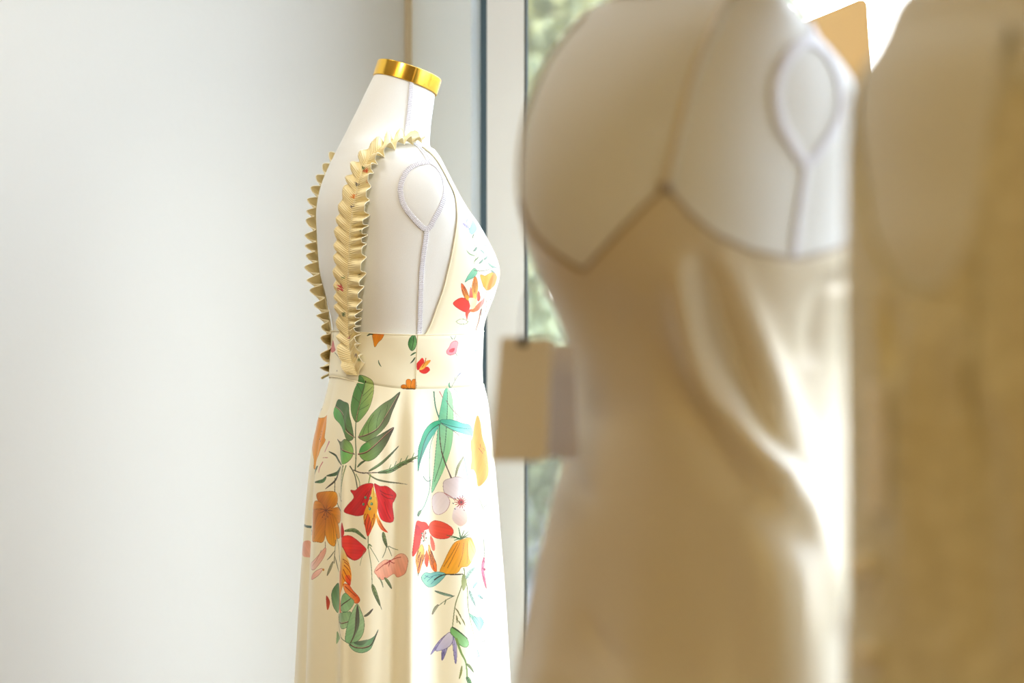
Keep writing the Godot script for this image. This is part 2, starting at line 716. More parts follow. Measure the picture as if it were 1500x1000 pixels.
func on_surface(f: Form, pix: Array, per: int, mirrored := false) -> Array:
	# a smooth line on the surface through these points: [t, th] stations
	var raw := PackedVector3Array()
	for q in pix:
		var a := f.find(q[0], q[1])
		raw.append(Vector3(a.x, a.y, 0))
	var out := []
	for v in spline(raw, per):
		out.append(Vector2(v.x, -v.y if mirrored else v.y))
	return out


func lifted(f: Form, line: Array, by: float) -> PackedVector3Array:
	var out := PackedVector3Array()
	for q in line:
		out.append(f.off(q.x, q.y, by))
	return out


func ups(f: Form, line: Array) -> PackedVector3Array:
	var out := PackedVector3Array()
	for q in line:
		out.append(f.normal(q.x, q.y))
	return out


func even(f: Form, line: Array, step: float) -> Array:
	# the same line with stations at equal distances
	var out := [line[0]]
	var left := step
	for i in line.size() - 1:
		var a: Vector2 = line[i]
		var b: Vector2 = line[i + 1]
		var d := f.p(a.x, a.y).distance_to(f.p(b.x, b.y))
		var at := 0.0
		while d - at >= left:
			at += left
			out.append(a.lerp(b, at / d))
			left = step
		left -= d - at
	out.append(line[-1])
	return out


func braid(f: Form, line: Array, wide: float, parent: Node, strands: bool) -> void:
	var st := even(f, line, 0.0009 if strands else 0.006)
	var up := ups(f, st)
	if not strands:
		part("braid", tube(lifted(f, st, wide * 0.15), wide * 0.5, 10, 0.3, up), mats["braid"], parent, "pale woven braid")
		return
	var mid := lifted(f, st, 0.0006)
	var bits := [tube(mid, wide * 0.42, 8, 0.16, up)]
	for k in 4:
		var path := PackedVector3Array()
		for i in st.size():
			var tan := (mid[mini(i + 1, mid.size() - 1)] - mid[maxi(i - 1, 0)]).normalized()
			var side := tan.cross(up[i]).normalized()
			var ph := i * 0.0009 / 0.0062 * TAU + k * TAU / 4.0
			path.append(mid[i] + side * sin(ph) * wide * 0.4 + up[i] * (0.0009 + 0.0007 * sin(2.0 * ph + (0.0 if k % 2 == 0 else PI))))
		bits.append(tube(path, 0.00078, 5))
	part("braid", join(bits), mats["braid"], parent, "pale woven braid")


func curve_at(line: Array, t: float) -> float:
	# th of a line of (t, th) stations at this t
	for i in line.size() - 1:
		if (line[i].x <= t and t <= line[i + 1].x) or (line[i].x >= t and t >= line[i + 1].x):
			return lerpf(line[i].y, line[i + 1].y, clampf(inverse_lerp(line[i].x, line[i + 1].x, t), 0, 1)) if absf(line[i].x - line[i + 1].x) > 1e-6 else line[i].y
	return line[0].y if absf(t - line[0].x) < absf(t - line[-1].x) else line[-1].y


func cloth_uv(p: Vector3, th: float) -> Vector2:
	return Vector2(th / TAU, clampf((TOP - p.y) * 1000.0 / SPAN * 2.0, 0.0, 0.9995))


func band_low(th: float) -> float:
	var c := cos(th)
	return EYE.y - 0.080 + (0.007 if c > 0.0 else 0.021) * c * c


func band_high(th: float) -> float:
	return EYE.y + 0.0115 + 0.007 * cos(th) * cos(th)


func build_floral() -> void:
	var o := where(597, 500, 4.1)
	o.y = 0.0
	form1 = Form.new(o, YAW1, [
		[548, 110.5, 637, 138.5, 0.046, 602], [536, 134, 634.5, 158, 0.049, 600.5], [525.6, 156, 631.5, 178, 0.053, 599], [512, 183, 630, 197, 0.060, 597],
		[503, 201, 629.5, 211, 0.074, 599], [495, 216, 633, 219, 0.105, 610], [488, 230, 642, 232, 0.138, 624], [481, 245, 650, 247, 0.155, 631],
		[470, 272, 664, 274, 0.165, 632], [463.5, 305, 682, 306, 0.166, 631], [464, 340, 705, 340, 0.160, 627], [468, 395, 728, 390, 0.148, 618],
		[477, 432, 723, 425, 0.140, 616], [486, 470, 708, 465, 0.131, 614], [489, 500, 703, 497, 0.126, 611], [487, 550, 703, 548, 0.122, 609],
		[484, 590, 703, 590, 0.123, 609], [482, 620, 706, 620, 0.126, 609], [478, 660, 708, 660, 0.13, 609]])
	skirt1 = Form.new(o, YAW1, [
		[484, 546, 706, 546, 0.125, 610], [481, 562, 709, 562, 0.129, 610], [474, 590, 715, 590, 0.136, 610], [465.6, 614, 718, 614, 0.142, 610], [456, 662, 723, 662, 0.152, 610],
		[450, 715, 728, 715, 0.16, 610], [444, 790, 734, 790, 0.168, 610], [438, 880, 741, 880, 0.177, 610], [431, 1000, 748, 1000, 0.19, 610], [420, 1150, 757, 1150, 0.205, 610], [408, 1340, 768, 1340, 0.222, 610]])
	var t := thing("dress_form", "pale linen dress form with gold neck cap wearing the floral dress", "dress form", o, YAW1)
	part("torso", closed_skin(form1, 150, 120), mats["linen"], t)
	stand(t, form1.p(18, 0).y + 0.01)
	# gold cap on the slanting neck
	var q := form1.ring(0.0)
	var slope := (q[7] - q[6]) / (q[5] - q[4])
	var axis := Vector3(-slope, 1, 0).normalized()
	var seam := form1.find(603, 121).y
	var rows := []
	for s in [[-0.004, -0.0], [0.0014, -0.0003], [0.0022, 0.0004], [0.0022, 0.0255], [0.0014, 0.0265], [-0.004, 0.0267], [-0.047, 0.0267]]:
		var row := PackedVector3Array()
		for k in 181:
			var th := seam + 0.002 + TAU * k / 180.0
			var v := form1.on(q, th)
			var outward := Vector3(cos(th) / q[1], 0, sin(th) / q[3]).normalized()
			outward = (outward - axis * outward.dot(axis)).normalized()
			var over := 0.0015 if k > 84 and s[0] > 0.0 else 0.0
			if s[0] < -0.02:
				v = Vector3((q[4] + q[5]) / 2.0, (q[6] + q[7]) / 2.0, 0)
				outward = Vector3.ZERO
			row.append(v + outward * (s[0] + over) + axis * s[1])
		rows.append(row)
	part("neck_cap", sheet_out(rows), mats["gold"], t, "polished gold neck cap")
	# braids
	var neck := on_surface(form1, [[602.5, 121], [600, 151], [597, 180], [596.5, 203]], 8)
	braid(form1, neck, 0.0085, t, true)
	var hole := [[629, 238], [613, 240.5], [597, 250], [588, 268], [587, 284], [593, 303], [608, 322], [625, 335], [637, 318], [647, 298], [651, 280], [648, 261], [640, 246], [629, 238]]
	var side := on_surface(form1, [[625, 335], [622, 358], [618, 390], [616, 430], [615, 465], [614, 492]], 8)
	var ring_line := on_surface(form1, hole, 8)
	for m in [1.0, -1.0]:
		var flip := func(l: Array) -> Array: return l.map(func(v): return Vector2(v.x, v.y * m))
		braid(form1, flip.call(ring_line), 0.0105, t, m > 0)
		braid(form1, flip.call(side), 0.0095, t, m > 0)
	var shoulder := on_surface(form1, [[604, 209], [613, 215], [622, 224], [629, 236]], 6)
	for k in 2:
		var l := shoulder.map(func(v): return v + Vector2(0, -0.03 + 0.06 * k))
		part("shoulder_seam", tube(lifted(form1, l, 0.0008), 0.0016, 6, 0.6, ups(form1, l)), mats["braid"], t)
	# plate of the armhole, slightly proud inside its braid
	var mid := Vector2()
	for v in ring_line:
		mid += v / ring_line.size()
	var rings := []
	for k in 9:
		var row := PackedVector3Array()
		for v in ring_line:
			var a: Vector2 = mid.lerp(v, maxf(k / 8.0, 0.002))
			row.append(form1.off(a.x, a.y, 0.0014 if k < 8 else 0.0002))
		rings.append(row)
	part("armhole_plate", sheet(rings, true, [], form1.p(8.5, 0.0) - Vector3(0.1, 0, 0)), mats["linen"], t)

	# ---- the dress
	var d := thing("floral_dress", "cream floral print dress with ruffled back straps on the gold capped form", "dress", o, YAW1)
	paint_print()
	var cloth: Material = mats["floral cotton"]
	# skirt
	var folds := []
	for f in [[[[604, 590], [602, 700], [599, 850], [598, 1000]], 0.011, 0.085], [[[590, 590], [585, 700], [581, 850], [579, 1000]], -0.011, 0.085], [[[548, 600], [538, 800], [528, 1000]], 0.006, 0.16],
		[[[560, 600], [562, 800], [560, 1000]], -0.004, 0.08], [[[494, 600], [491, 780], [489, 1000]], -0.0045, 0.09], [[[474, 600], [466, 780], [458, 1000]], 0.006, 0.12], [[[462, 680], [450, 790], [442, 1000]], -0.008, 0.07],
		[[[636, 620], [640, 850], [642, 1000]], -0.01, 0.1], [[[668, 620], [676, 850], [682, 1000]], 0.007, 0.13], [[[700, 640], [708, 800], [716, 1000]], -0.008, 0.1], [[[512, 600], [505, 800], [503, 1000]], 0.006, 0.06]]:
		folds.append([on_surface(skirt1, f[0], 6), f[1], f[2]])
	var uvs := []
	rows = []
	var last := skirt1.keys.size() - 1.0
	var starts := []
	for j in 241:
		starts.append(skirt1.t_at(band_low(TAU * j / 240.0) + 0.002, TAU * j / 240.0))
	for i in 111:
		var row := PackedVector3Array()
		var uv := PackedVector2Array()
		for j in 241:
			var th := TAU * j / 240.0
			if i == 0 and j == 240: th = TAU
			var tt := lerpf(starts[j], last, pow(i / 110.0, 1.1))
			var ramp := smoothstep(0.0, 5.0, tt) * (0.75 + 0.06 * tt)
			var push := 0.0
			for f in folds:
				var dd: float = wrapf(th - curve_at(f[0], tt), -PI, PI) / f[2]
				push += f[1] * exp(-dd * dd)
			var far := smoothstep(3.6, 4.0, th) * (1.0 - smoothstep(5.7, 6.1, th))
			push += far * 0.01 * sin(th * 11.0)
			push += 0.0012 * sin(th * 61.0 + 2.0 * sin(th * 9.0)) * exp(-tt * 0.9)
			var p := skirt1.p(tt, th) + Vector3(cos(th), 0, sin(th)) * (push * ramp)
			row.append(p)
			uv.append(cloth_uv(p, th))
		rows.append(row)
		uvs.append(uv)
	var inside := Vector3(0, 0.6, 0)
	part("skirt", sheet(rows, true, uvs, inside), cloth, d)
	# waistband
	rows = []
	uvs = []
	for i in 15:
		var row := PackedVector3Array()
		var uv := PackedVector2Array()
		for j in 161:
			var th := TAU * j / 160.0
			var k := clampf((i - 1) / 12.0, 0.0, 1.0)
			var y := lerpf(band_high(th), band_low(th), k)
			var by := 0.0055 if i > 0 and i < 14 else 0.001
			by += 0.0012 * sin(th * 5.0 + k * 4.0) * sin(PI * k)
			var p := form1.off(form1.t_at(y, th), th, by)
			row.append(p)
			uv.append(cloth_uv(p, th))
		rows.append(row)
		uvs.append(uv)
	part("waistband", sheet(rows, true, uvs, Vector3(0, 1.0, 0)), cloth, d)
	var sv := PackedVector3Array()
	var su := PackedVector3Array()
	var seam_th := form1.find(608.5, 530).y
	for i in 12:
		var th := seam_th
		var tt := form1.t_at(lerpf(band_high(th), band_low(th), i / 11.0), th)
		sv.append(form1.off(tt, th, 0.0058))
		su.append(form1.normal(tt, th))
	part("side_seam", tube(sv, 0.0007, 5, 0.5, su), mats["cream shade"], d)
	for e in 2:
		var path := PackedVector3Array()
		for j in 161:
			var th := TAU * j / 160.0
			path.append(form1.off(form1.t_at(band_high(th) if e == 0 else band_low(th), th), th, 0.0056))
		part("seam_edge", tube(path, 0.0009, 6), mats["cream cotton"], d)
	# bodice cups: from the shoulder straps down to the band
	var edge := on_surface(form1, [[618, 217], [631, 226], [642, 240], [654, 262], [664, 283], [668, 305], [668, 328], [663, 362], [656, 395], [647, 429], [632, 461], [618, 492]], 8)
	var t0: float = edge[0].x
	for m in [1.0, -1.0]:
		rows = []
		uvs = []
		var border := PackedVector3Array()
		for i in 71:
			var k := i / 70.0
			var row := PackedVector3Array()
			var uv := PackedVector2Array()
			var tb := 0.0
			for j in 45:
				var tt := lerpf(t0, 13.8, k)
				var q2 := form1.ring(tt)
				var e := curve_at(edge, tt)
				var s: float = lerpf(0.088, 0.0, clampf(k / 0.62, 0.0, 1.0))
				var inner := asin(clampf(pow(s / q2[3], 1.1), 0.0, 0.98))
				inner = minf(inner, e - 0.12)
				inner = maxf(inner, 0.0)
				var th := lerpf(e, inner, j / 44.0)
				# the bottom row meets the band
				tb = lerpf(tt, form1.t_at(band_high(th) - 0.002, th), smoothstep(0.8, 1.0, k))
				var by := 0.0036 + 0.0016 * sin(th * 85.0 + 4.0 * sin(th * 13.0)) * smoothstep(0.62, 0.95, k) * smoothstep(0.2, 0.5, j / 44.0)
				if j == 0: by = 0.0022
				var p := form1.off(tb, th, by)
				p.z *= m
				row.append(p)
				uv.append(cloth_uv(p, th * m))
				if j == 0:
					border.append(p)
			rows.append(row)
			uvs.append(uv)
		part("bodice_cup", sheet(rows, false, uvs, Vector3(0, 1.2, 0)), cloth, d)
		part("edge_binding", tube(border, 0.0012, 6), mats["cream cotton"], d)
	# ruffled straps
	var strap := on_surface(form1, [[609, 212], [592, 210], [573, 214], [554, 225], [540, 240], [530, 262], [524, 286], [519, 312], [515.5, 345], [514, 388], [513, 424], [514, 460], [515, 486], [517, 515], [522, 535], [528, 550]], 8)
	for m in [1.0, -1.0]:
		ruffle(strap.map(func(v): return Vector2(v.x, v.y * m)), d, 3 if m > 0 else 8)


func ruffle(line: Array, parent: Node, seed_: int) -> void:
	var r := RandomNumberGenerator.new()
	r.seed = seed_
	var st := even(form1, line, 0.0007)
	var n := st.size()
	var mid := lifted(form1, st, 0.009)
	var up := ups(form1, st)
	# every fold of either edge has a width and a depth of its own
	var waves := [PackedFloat32Array(), PackedFloat32Array()]
	var depths := [PackedFloat32Array(), PackedFloat32Array()]
	for side in 2:
		var run := r.randf() * TAU
		var broad := 1.35 if side == 0 else 1.22
		var long := broad * r.randf_range(0.012, 0.019)
		var deep := 1.0
		var next := r.randf_range(0.6, 1.2)
		for i in n:
			var before := int(run / TAU)
			run += TAU * 0.0007 / long
			if int(run / TAU) != before:
				long = broad * r.randf_range(0.0115, 0.021)
				deep = next
				next = r.randf_range(0.55, 1.25)
			waves[side].append(run)
			depths[side].append(lerpf(deep, next, fmod(run, TAU) / TAU))
	var ph: PackedFloat32Array = waves[0]
	var ph2: PackedFloat32Array = waves[1]
	var rows := []
	var cols := []
	var spots := [[536, 250, 4.0, "d9502a"], [532, 247, 2.5, "4d6b3a"], [523, 270, 3.0, "55504f"], [518, 287, 4.0, "e28b3a"], [516, 302, 3.0, "6b6370"], [540, 266, 3.0, "d98a5a"], [499, 421, 5.0, "cf4a50"], [503, 407, 2.5, "5b8a50"],
		[527, 428, 3.5, "5b7a4a"], [503, 460, 3.0, "5f7a58"], [532, 474, 3.5, "d4606a"], [524, 482, 2.5, "5a4a44"], [511, 495, 3.0, "b0506a"], [521, 520, 3.0, "7a6a78"], [526, 527, 2.5, "5b8a50"], [526, 405, 3.0, "47633a"], [530, 338, 3.0, "6a7a58"]]
	for i in n:
		var tan := (mid[mini(i + 3, n - 1)] - mid[maxi(i - 3, 0)]).normalized()
		var side := up[i].cross(tan).normalized()
		var k := float(i) / n
		var wide := lerpf(0.012, 0.0245, smoothstep(0.05, 0.45, k))
		wide *= lerpf(1.0, 0.85, smoothstep(0.9, 1.0, k))
		var row := PackedVector3Array()
		var cc := PackedColorArray()
		for j in range(-9, 10):
			var q := absf(j) / 9.0
			var p := ph[i] if j < 0 else ph2[i]
			var grown := q * (1.15 - 0.15 * q)
			var shape: float = depths[1][i] * 1.3 if j > 0 else depths[0][i] * lerpf(1.0, 0.5, smoothstep(0.2, 0.42, k))
			var fine := 0.0009 * sin(i * 0.0007 / 0.0031 * TAU + q * 2.0 + (0.0 if j < 0 else 1.0)) * (1.0 - (0.5 if j < 0 else 1.0) * smoothstep(0.2, 0.8, q))
			var reach: float = wide * (1.3 if j > 0 else 0.86) * (1.06 + 0.1 * sin(i * 0.013 + seed_))
			var away := signf(j) * reach * q * (0.96 + 0.07 * shape * sin(p + 0.6))
			var high := grown * shape * 0.0072 * (sin(p) + 0.24 * sin(2.0 * p + 0.8)) + fine + (0.002 if j > 0 else 0.005) * q - 0.003 * exp(-q * q * 30.0)
			var slide := -grown * shape * 0.0007 * cos(p) - q * (0.009 if j > 0 else 0.014)
			var v := mid[i] + side * away + up[i] * high + tan * slide
			row.append(v)
			var c := Color(0.955, 0.895, 0.7)
			var s := form1.seen(v)
			for sp in spots:
				var dd := Vector2(s.x - sp[0], (s.y - sp[1])).length()
				if dd < sp[2] * (0.75 + 0.5 * sin(s.x * 1.9 + s.y * 2.3)) and seed_ == 3:
					c = Color(sp[3])
			cc.append(c.srgb_to_linear())
		rows.append(row)
		cols.append(cc)
	for e in [0, 18]:
		var hem := PackedVector3Array()
		for row in rows:
			hem.append(row[e])
		part("hem", tube(hem, 0.0007, 5), mats["cream cotton"], parent)
	part("ruffled_strap", sheet(rows, false, [], form1.world(mid[n / 2]) * 0.0 + Vector3(0, 1.2, 0), cols), mats["ruffle cotton"], parent, "gathered cream ruffle strap")
	part("gathering_cord", tube(lifted(form1, even(form1, line, 0.004), 0.0048), 0.003, 6, 0.5), mats["cream cotton"], parent)


# ---------------------------------------------------------------- the print on the cotton
var ink: PackedByteArray
const CREAM := Color(0.957, 0.93, 0.815)


func tp(x: float, y: float) -> Vector2:
	# a place on the cloth: round the body and down
	var f := skirt1
	if y < 572.0 and not (y > 552.0 and x < 548.0):
		f = form1
	var a := f.find(x, y)
	var p := f.p(a.x, a.y)
	return Vector2(a.y / TAU * SPAN, (TOP - p.y) * 2000.0)


func tps(pts: Array) -> PackedVector2Array:
	var o := PackedVector2Array()
	for q in pts:
		o.append(tp(q[0], q[1]))
	return o


func smooth(p: PackedVector2Array, closed: bool, per := 6) -> PackedVector2Array:
	var out := PackedVector2Array()
	var n := p.size()
	for i in (n if closed else n - 1):
		var a := p[(i - 1 + n) % n] if closed else p[maxi(i - 1, 0)]
		var b := p[i]
		var c := p[(i + 1) % n]
		var d := p[(i + 2) % n] if closed else p[mini(i + 2, n - 1)]
		for k in per:
			out.append(b.cubic_interpolate(c, a, d, float(k) / per))
	if not closed:
		out.append(p[-1])
	return out


func fill(poly: PackedVector2Array, c0: Color, c1: Color, from: Vector2, to: Vector2, streak := 0.0) -> void:
	var lo := poly[0]
	var hi := poly[0]
	for p in poly:
		lo = lo.min(p)
		hi = hi.max(p)
	var n := poly.size()
	var ax := to - from
	var l2 := maxf(ax.length_squared(), 1.0)
	for y in range(maxi(int(lo.y), 0), mini(int(hi.y) + 1, 2047) + 1):
		var cuts := PackedFloat32Array()
		var yy := y + 0.5
		for i in n:
			var a := poly[i]
			var b := poly[(i + 1) % n]
			if (a.y <= yy) != (b.y <= yy):
				cuts.append(a.x + (yy - a.y) / (b.y - a.y) * (b.x - a.x))
		cuts.sort()
		for k in range(0, cuts.size() - 1, 2):
			for x in range(int(ceil(cuts[k] - 0.5)), int(floor(cuts[k + 1] - 0.5)) + 1):
				var rel := Vector2(x, y) - from
				var s := clampf(rel.dot(ax) / l2, 0.0, 1.0)
				var c := c0.lerp(c1, s)
				if streak > 0.0:
					var across := rel.cross(ax) / sqrt(l2)
					var f := 1.0 + 0.4 * streak * (sin(across * 0.21 + s * 2.0) * 0.6 + sin(across * 0.63 - s * 3.0) * 0.4)
					c = Color(clampf(c.r * f, 0, 1), clampf(c.g * f, 0, 1), clampf(c.b * f, 0, 1))
				var at := (y * 2048 + posmod(x, 2048)) * 3
				ink[at] = int(c.r * 255)
				ink[at + 1] = int(c.g * 255)
				ink[at + 2] = int(c.b * 255)


var glare_gamma := 1.0     # deepens the front inks, whose pale colours carry window glare


func tone(c: String) -> Color:
	var k := Color(c)
	return Color(pow(k.r, glare_gamma), pow(k.g, glare_gamma), pow(k.b, glare_gamma))


func petal(pts: Array, c0: String, c1: String, from := [], to := [], streak := 0.07, line := "") -> void:
	var raw := tps(pts)
	var poly := smooth(raw, true, 5)
	var a: Vector2 = tp(from[0], from[1]) if from.size() else raw[0]
	var b: Vector2 = tp(to[0], to[1]) if to.size() else raw[raw.size() / 2]
	fill(poly, tone(c0), tone(c1), a, b, streak)
	if line:
		poly.append(poly[0])
		draw(poly, 0.7, 0.7, tone(line).darkened(0.15))


func draw(path: PackedVector2Array, w0: float, w1: float, c: Color) -> void:
	# a stroke of changing half width, in pixels of the print
	var n := path.size()
	var l := PackedVector2Array()
	var r := PackedVector2Array()
	for i in n:
		var d := path[mini(i + 1, n - 1)] - path[maxi(i - 1, 0)]
		var s := Vector2(-d.y, d.x).normalized() * maxf(lerpf(w0, w1, float(i) / (n - 1)), 0.5)
		l.append(path[i] + s)
		r.append(path[i] - s)
	for i in n - 1:
		fill(PackedVector2Array([l[i], l[i + 1], r[i + 1], r[i]]), c, c, l[i], r[i])


func stroke(pts: Array, w0: float, w1: float, c: String) -> void:
	draw(smooth(tps(pts), false, 6), w0 * 1.5, maxf(w1 * 1.5, 0.75), tone(c).darkened(0.12))


func dot(x: float, y: float, r: float, c: String) -> void:
	var m := tp(x, y)
	var o := PackedVector2Array()
	for k in 14:
		o.append(m + Vector2.from_angle(TAU * k / 14.0) * r * 2.3)
	fill(o, tone(c), tone(c).lightened(0.15), m, m + Vector2(r, r))


func leaf(spine: Array, wide: float, dark: String, pale: String, vein: String, veins := 4) -> void:
	var s := smooth(tps(spine), false, 8)
	var n := s.size()
	var l := PackedVector2Array()
	var r := PackedVector2Array()
	for i in n:
		var k := float(i) / (n - 1)
		var d := (s[mini(i + 1, n - 1)] - s[maxi(i - 1, 0)]).normalized()
		var w := pow(sin(PI * pow(k, 0.85)), 0.75) * wide * 1.15
		l.append(s[i] + Vector2(-d.y, d.x) * w)
		r.append(s[i] - Vector2(-d.y, d.x) * w)
	for half in 2:
		var poly := s.duplicate()
		var e := l if half == 0 else r
		for i in range(n - 1, -1, -1):
			poly.append(e[i])
		var a := tone(dark)
		var b := tone(pale)
		fill(poly, b if half == 0 else a.lerp(b, 0.55), a, s[0], s[n - 1], 0.07)
		if wide > 4.0:
			for v in veins:
				var i0 := int(n * (0.15 + 0.68 * v / veins))
				var i1 := mini(i0 + n / 7, n - 1)
				draw(PackedVector2Array([s[i0], s[i0].lerp(e[i1], 0.5) , s[i1].lerp(e[i1], 0.85)]), 0.7, 0.5, a.darkened(0.3))
	if wide > 2.5:
		var edge := l.duplicate()
		draw(edge, 0.5, 0.5, tone(dark).darkened(0.25))
		draw(r, 0.6, 0.6, tone(dark).darkened(0.35))
	draw(s, 1.3 if wide > 4.0 else 0.6, 0.5, tone(vein))


func paint_print() -> void:
	var img := Image.create(2048, 2048, false, Image.FORMAT_RGB8)
	img.fill(CREAM)
	ink = img.get_data()
	paint_back_leaves()
	paint_back_flowers()
	paint_back_low()
	glare_gamma = 1.28  # front and bodice inks below have glare in their pale colours
	paint_front()
	paint_front_low()
	paint_bodice()
	img = Image.create_from_data(2048, 2048, false, Image.FORMAT_RGB8, ink)
	var half := img.get_region(Rect2i(100, 0, 800, 2048))
	half.flip_x()
	img.blit_rect(half, Rect2i(0, 0, 800, 2048), Vector2i(1148, 0))
	var m: StandardMaterial3D = material("floral cotton", Color(1, 1, 1), 0.5)
	m.albedo_texture = ImageTexture.create_from_image(img)
	m.backlight_enabled = true
	m.backlight = Color(0.16, 0.16, 0.14)
	m.rim_enabled = true
	m.rim = 0.5
	m.rim_tint = 0.2
	material("cream shade", Color(0.85, 0.78, 0.6), 0.6)
	var r := material("ruffle cotton", Color(1, 1, 1), 0.5)
	r.vertex_color_use_as_albedo = true
	r.backlight_enabled = true
	r.backlight = Color(0.16, 0.15, 0.12)


func paint_back_leaves() -> void:
	stroke([[522, 612], [521, 640], [522, 665], [521, 690]], 1.6, 1.8, "6f8453")
	petal([[530, 549], [540, 553], [547, 560], [547, 577], [541, 598], [531, 612], [522, 618], [516, 607], [515, 592], [519, 572], [525, 558]], "4f8a45", "a9bf6e", [514, 600], [548, 575], 0.09, "4a5c35")
	petal([[530, 549], [535, 560], [529, 588], [523, 617], [516, 607], [515, 592], [519, 572], [525, 558]], "5c8446", "4f8a45", [515, 610], [530, 560], 0.1)
	stroke([[522, 617], [526, 596], [531, 575], [536, 557]], 1.7, 0.8, "6b4636")
	stroke([[522, 616], [526, 596], [531, 577]], 0.6, 0.4, "d9c08c")
	for v in [[[529, 592], [538, 582], [546, 572]], [[527, 600], [535, 596], [541, 592]], [[531, 580], [540, 572], [546, 566]], [[527, 590], [521, 584], [517, 580]], [[530, 575], [525, 566], [522, 562]]]:
		stroke(v, 0.6, 0.4, "4d5f38")
	petal([[495, 585], [503, 588], [511, 592], [513, 606], [516, 624], [518, 641], [511, 645], [506, 634], [498, 622], [490, 614], [488, 604], [491, 594]], "3f6a3a", "5f7f4c", [488, 604], [517, 640], 0.12, "3d4a30")
	petal([[488, 604], [491, 596], [503, 608], [508, 622], [506, 634], [498, 622], [490, 614]], "5fae58", "4f8a45", [488, 604], [506, 626], 0.08)
	stroke([[491, 595], [500, 604], [506, 617], [510, 630], [520, 641]], 1.5, 1.0, "5d3d33")
	stroke([[491, 595], [500, 603], [503, 608]], 0.5, 0.5, "e2c9a8")
	stroke([[508, 630], [513, 636], [520, 641]], 0.6, 0.6, "e2c0a0")
	petal([[586, 574], [581, 588], [575, 602], [568, 620], [553, 637], [540, 646], [531, 644], [526, 640], [530, 630], [538, 617], [548, 603], [560, 592], [573, 584]], "86b561", "57664a", [528, 642], [585, 576], 0.1, "48543a")
	petal([[586, 574], [575, 594], [563, 614], [552, 630], [540, 637], [527, 640], [532, 644], [545, 644], [560, 630], [568, 620], [575, 602]], "7a9d5c", "4d4f40", [530, 645], [582, 582], 0.1)
	stroke([[525, 640], [540, 636], [553, 628], [563, 613], [575, 593], [585, 576]], 1.7, 0.7, "5d3f35")
	stroke([[525, 640], [540, 635], [553, 627], [563, 612], [575, 592], [583, 578]], 0.6, 0.5, "d9b89a")
	for v in [[[541, 635], [541, 622], [548, 607]], [[532, 638], [535, 627], [540, 618]], [[552, 628], [553, 615], [558, 600]], [[562, 614], [566, 602], [568, 592]]]:
		stroke(v, 0.6, 0.4, "4a5c38")
	petal([[577, 626], [572, 638], [566, 650], [557, 663], [548, 672], [538, 675], [530, 670], [527, 663], [530, 654], [540, 646], [556, 637], [568, 630]], "7fb05c", "4a483c", [529, 660], [574, 630], 0.1, "44503a")
	petal([[528, 662], [530, 654], [540, 648], [544, 655], [536, 661]], "4f9a50", "6aa858", [528, 660], [543, 650], 0.06)
	stroke([[525, 665], [538, 662], [550, 652], [562, 640], [576, 627]], 1.7, 0.7, "5a352c")
	stroke([[525, 664.5], [538, 661], [550, 651], [562, 639], [576, 626.5]], 0.6, 0.5, "e0a890")
	petal([[492, 643], [499, 647], [508, 643], [515, 650], [518, 661], [515, 671], [507, 679], [502, 677], [499, 667], [498, 655], [496, 649]], "4f5a3c", "86b561", [494, 645], [508, 668], 0.14, "3f4a30")
	petal([[500, 660], [508, 662], [515, 668], [507, 679], [502, 677]], "5fb05c", "7fb560", [500, 660], [506, 678], 0.06)
	stroke([[499, 656], [508, 661], [520, 665]], 1.4, 1.0, "5a352c")
	stroke([[502, 657], [509, 660.5], [517, 664]], 0.5, 0.5, "e8b89a")
	# sprigs below
	leaf([[541, 690], [560, 677], [585, 653]], 3.5, "55633f", "8fb27a", "3f4a33")
	leaf([[553, 692], [572, 689], [592, 678], [611, 667]], 6, "6f8a55", "86bd8a", "4a4a35", 5)
	for k in 5:
		stroke([[570 + 8 * k, 687 - 4.2 * k], [573 + 8 * k, 680 - 4.4 * k]], 0.9, 0.4, "5f8a58")
		stroke([[574 + 8 * k, 688 - 4.2 * k], [580 + 8 * k, 689 - 4.5 * k]], 0.9, 0.4, "5a5240")
	leaf([[540, 693], [553, 702], [570, 706], [596, 709]], 2.5, "55573f", "9aa878", "4a4a38")
	stroke([[518, 688], [530, 692], [545, 692], [566, 691]], 1.2, 0.8, "4f4736")
	leaf([[524, 684], [530, 678], [537, 674]], 3, "4a5c38", "6f9a5c", "3d4a30")
	leaf([[503, 681], [495, 675], [489, 667], [481, 661]], 3, "33452c", "5a8a58", "33402c")
	leaf([[500, 683], [491, 693], [478, 697]], 5, "3c5a34", "6fae68", "33402c")
	leaf([[496, 688], [488, 704], [477, 716]], 2.6, "4a4030", "6a6a48", "3a3428")
	leaf([[478, 698], [474, 704], [466, 706]], 5, "3c6a3c", "6fae68", "33402c")
	for v in [[[505, 681], [501, 705], [501, 735], [500, 748]], [[509, 681], [504, 705], [502, 720]]]:
		stroke(v, 1.3, 1.0, "7f9a64")
	stroke([[506, 681], [503, 705], [499, 728]], 0.5, 0.5, "4f6a44")
	stroke([[513, 682], [520, 695], [524, 712], [525, 722]], 1.4, 1.6, "4f5a3c")
	stroke([[522, 694], [528, 706], [527, 720]], 1.3, 0.7, "8aa870")
	stroke([[544, 694], [542, 704], [541, 711]], 1.5, 1.0, "8fae5c")
	stroke([[488, 700], [488, 725], [493, 741], [501, 749]], 1.1, 1.2, "3f4a35")
	stroke([[495, 722], [500, 733], [503, 733]], 0.8, 0.6, "55683f")
	stroke([[500, 746], [500, 763]], 1.3, 0.5, "5f7a4a")


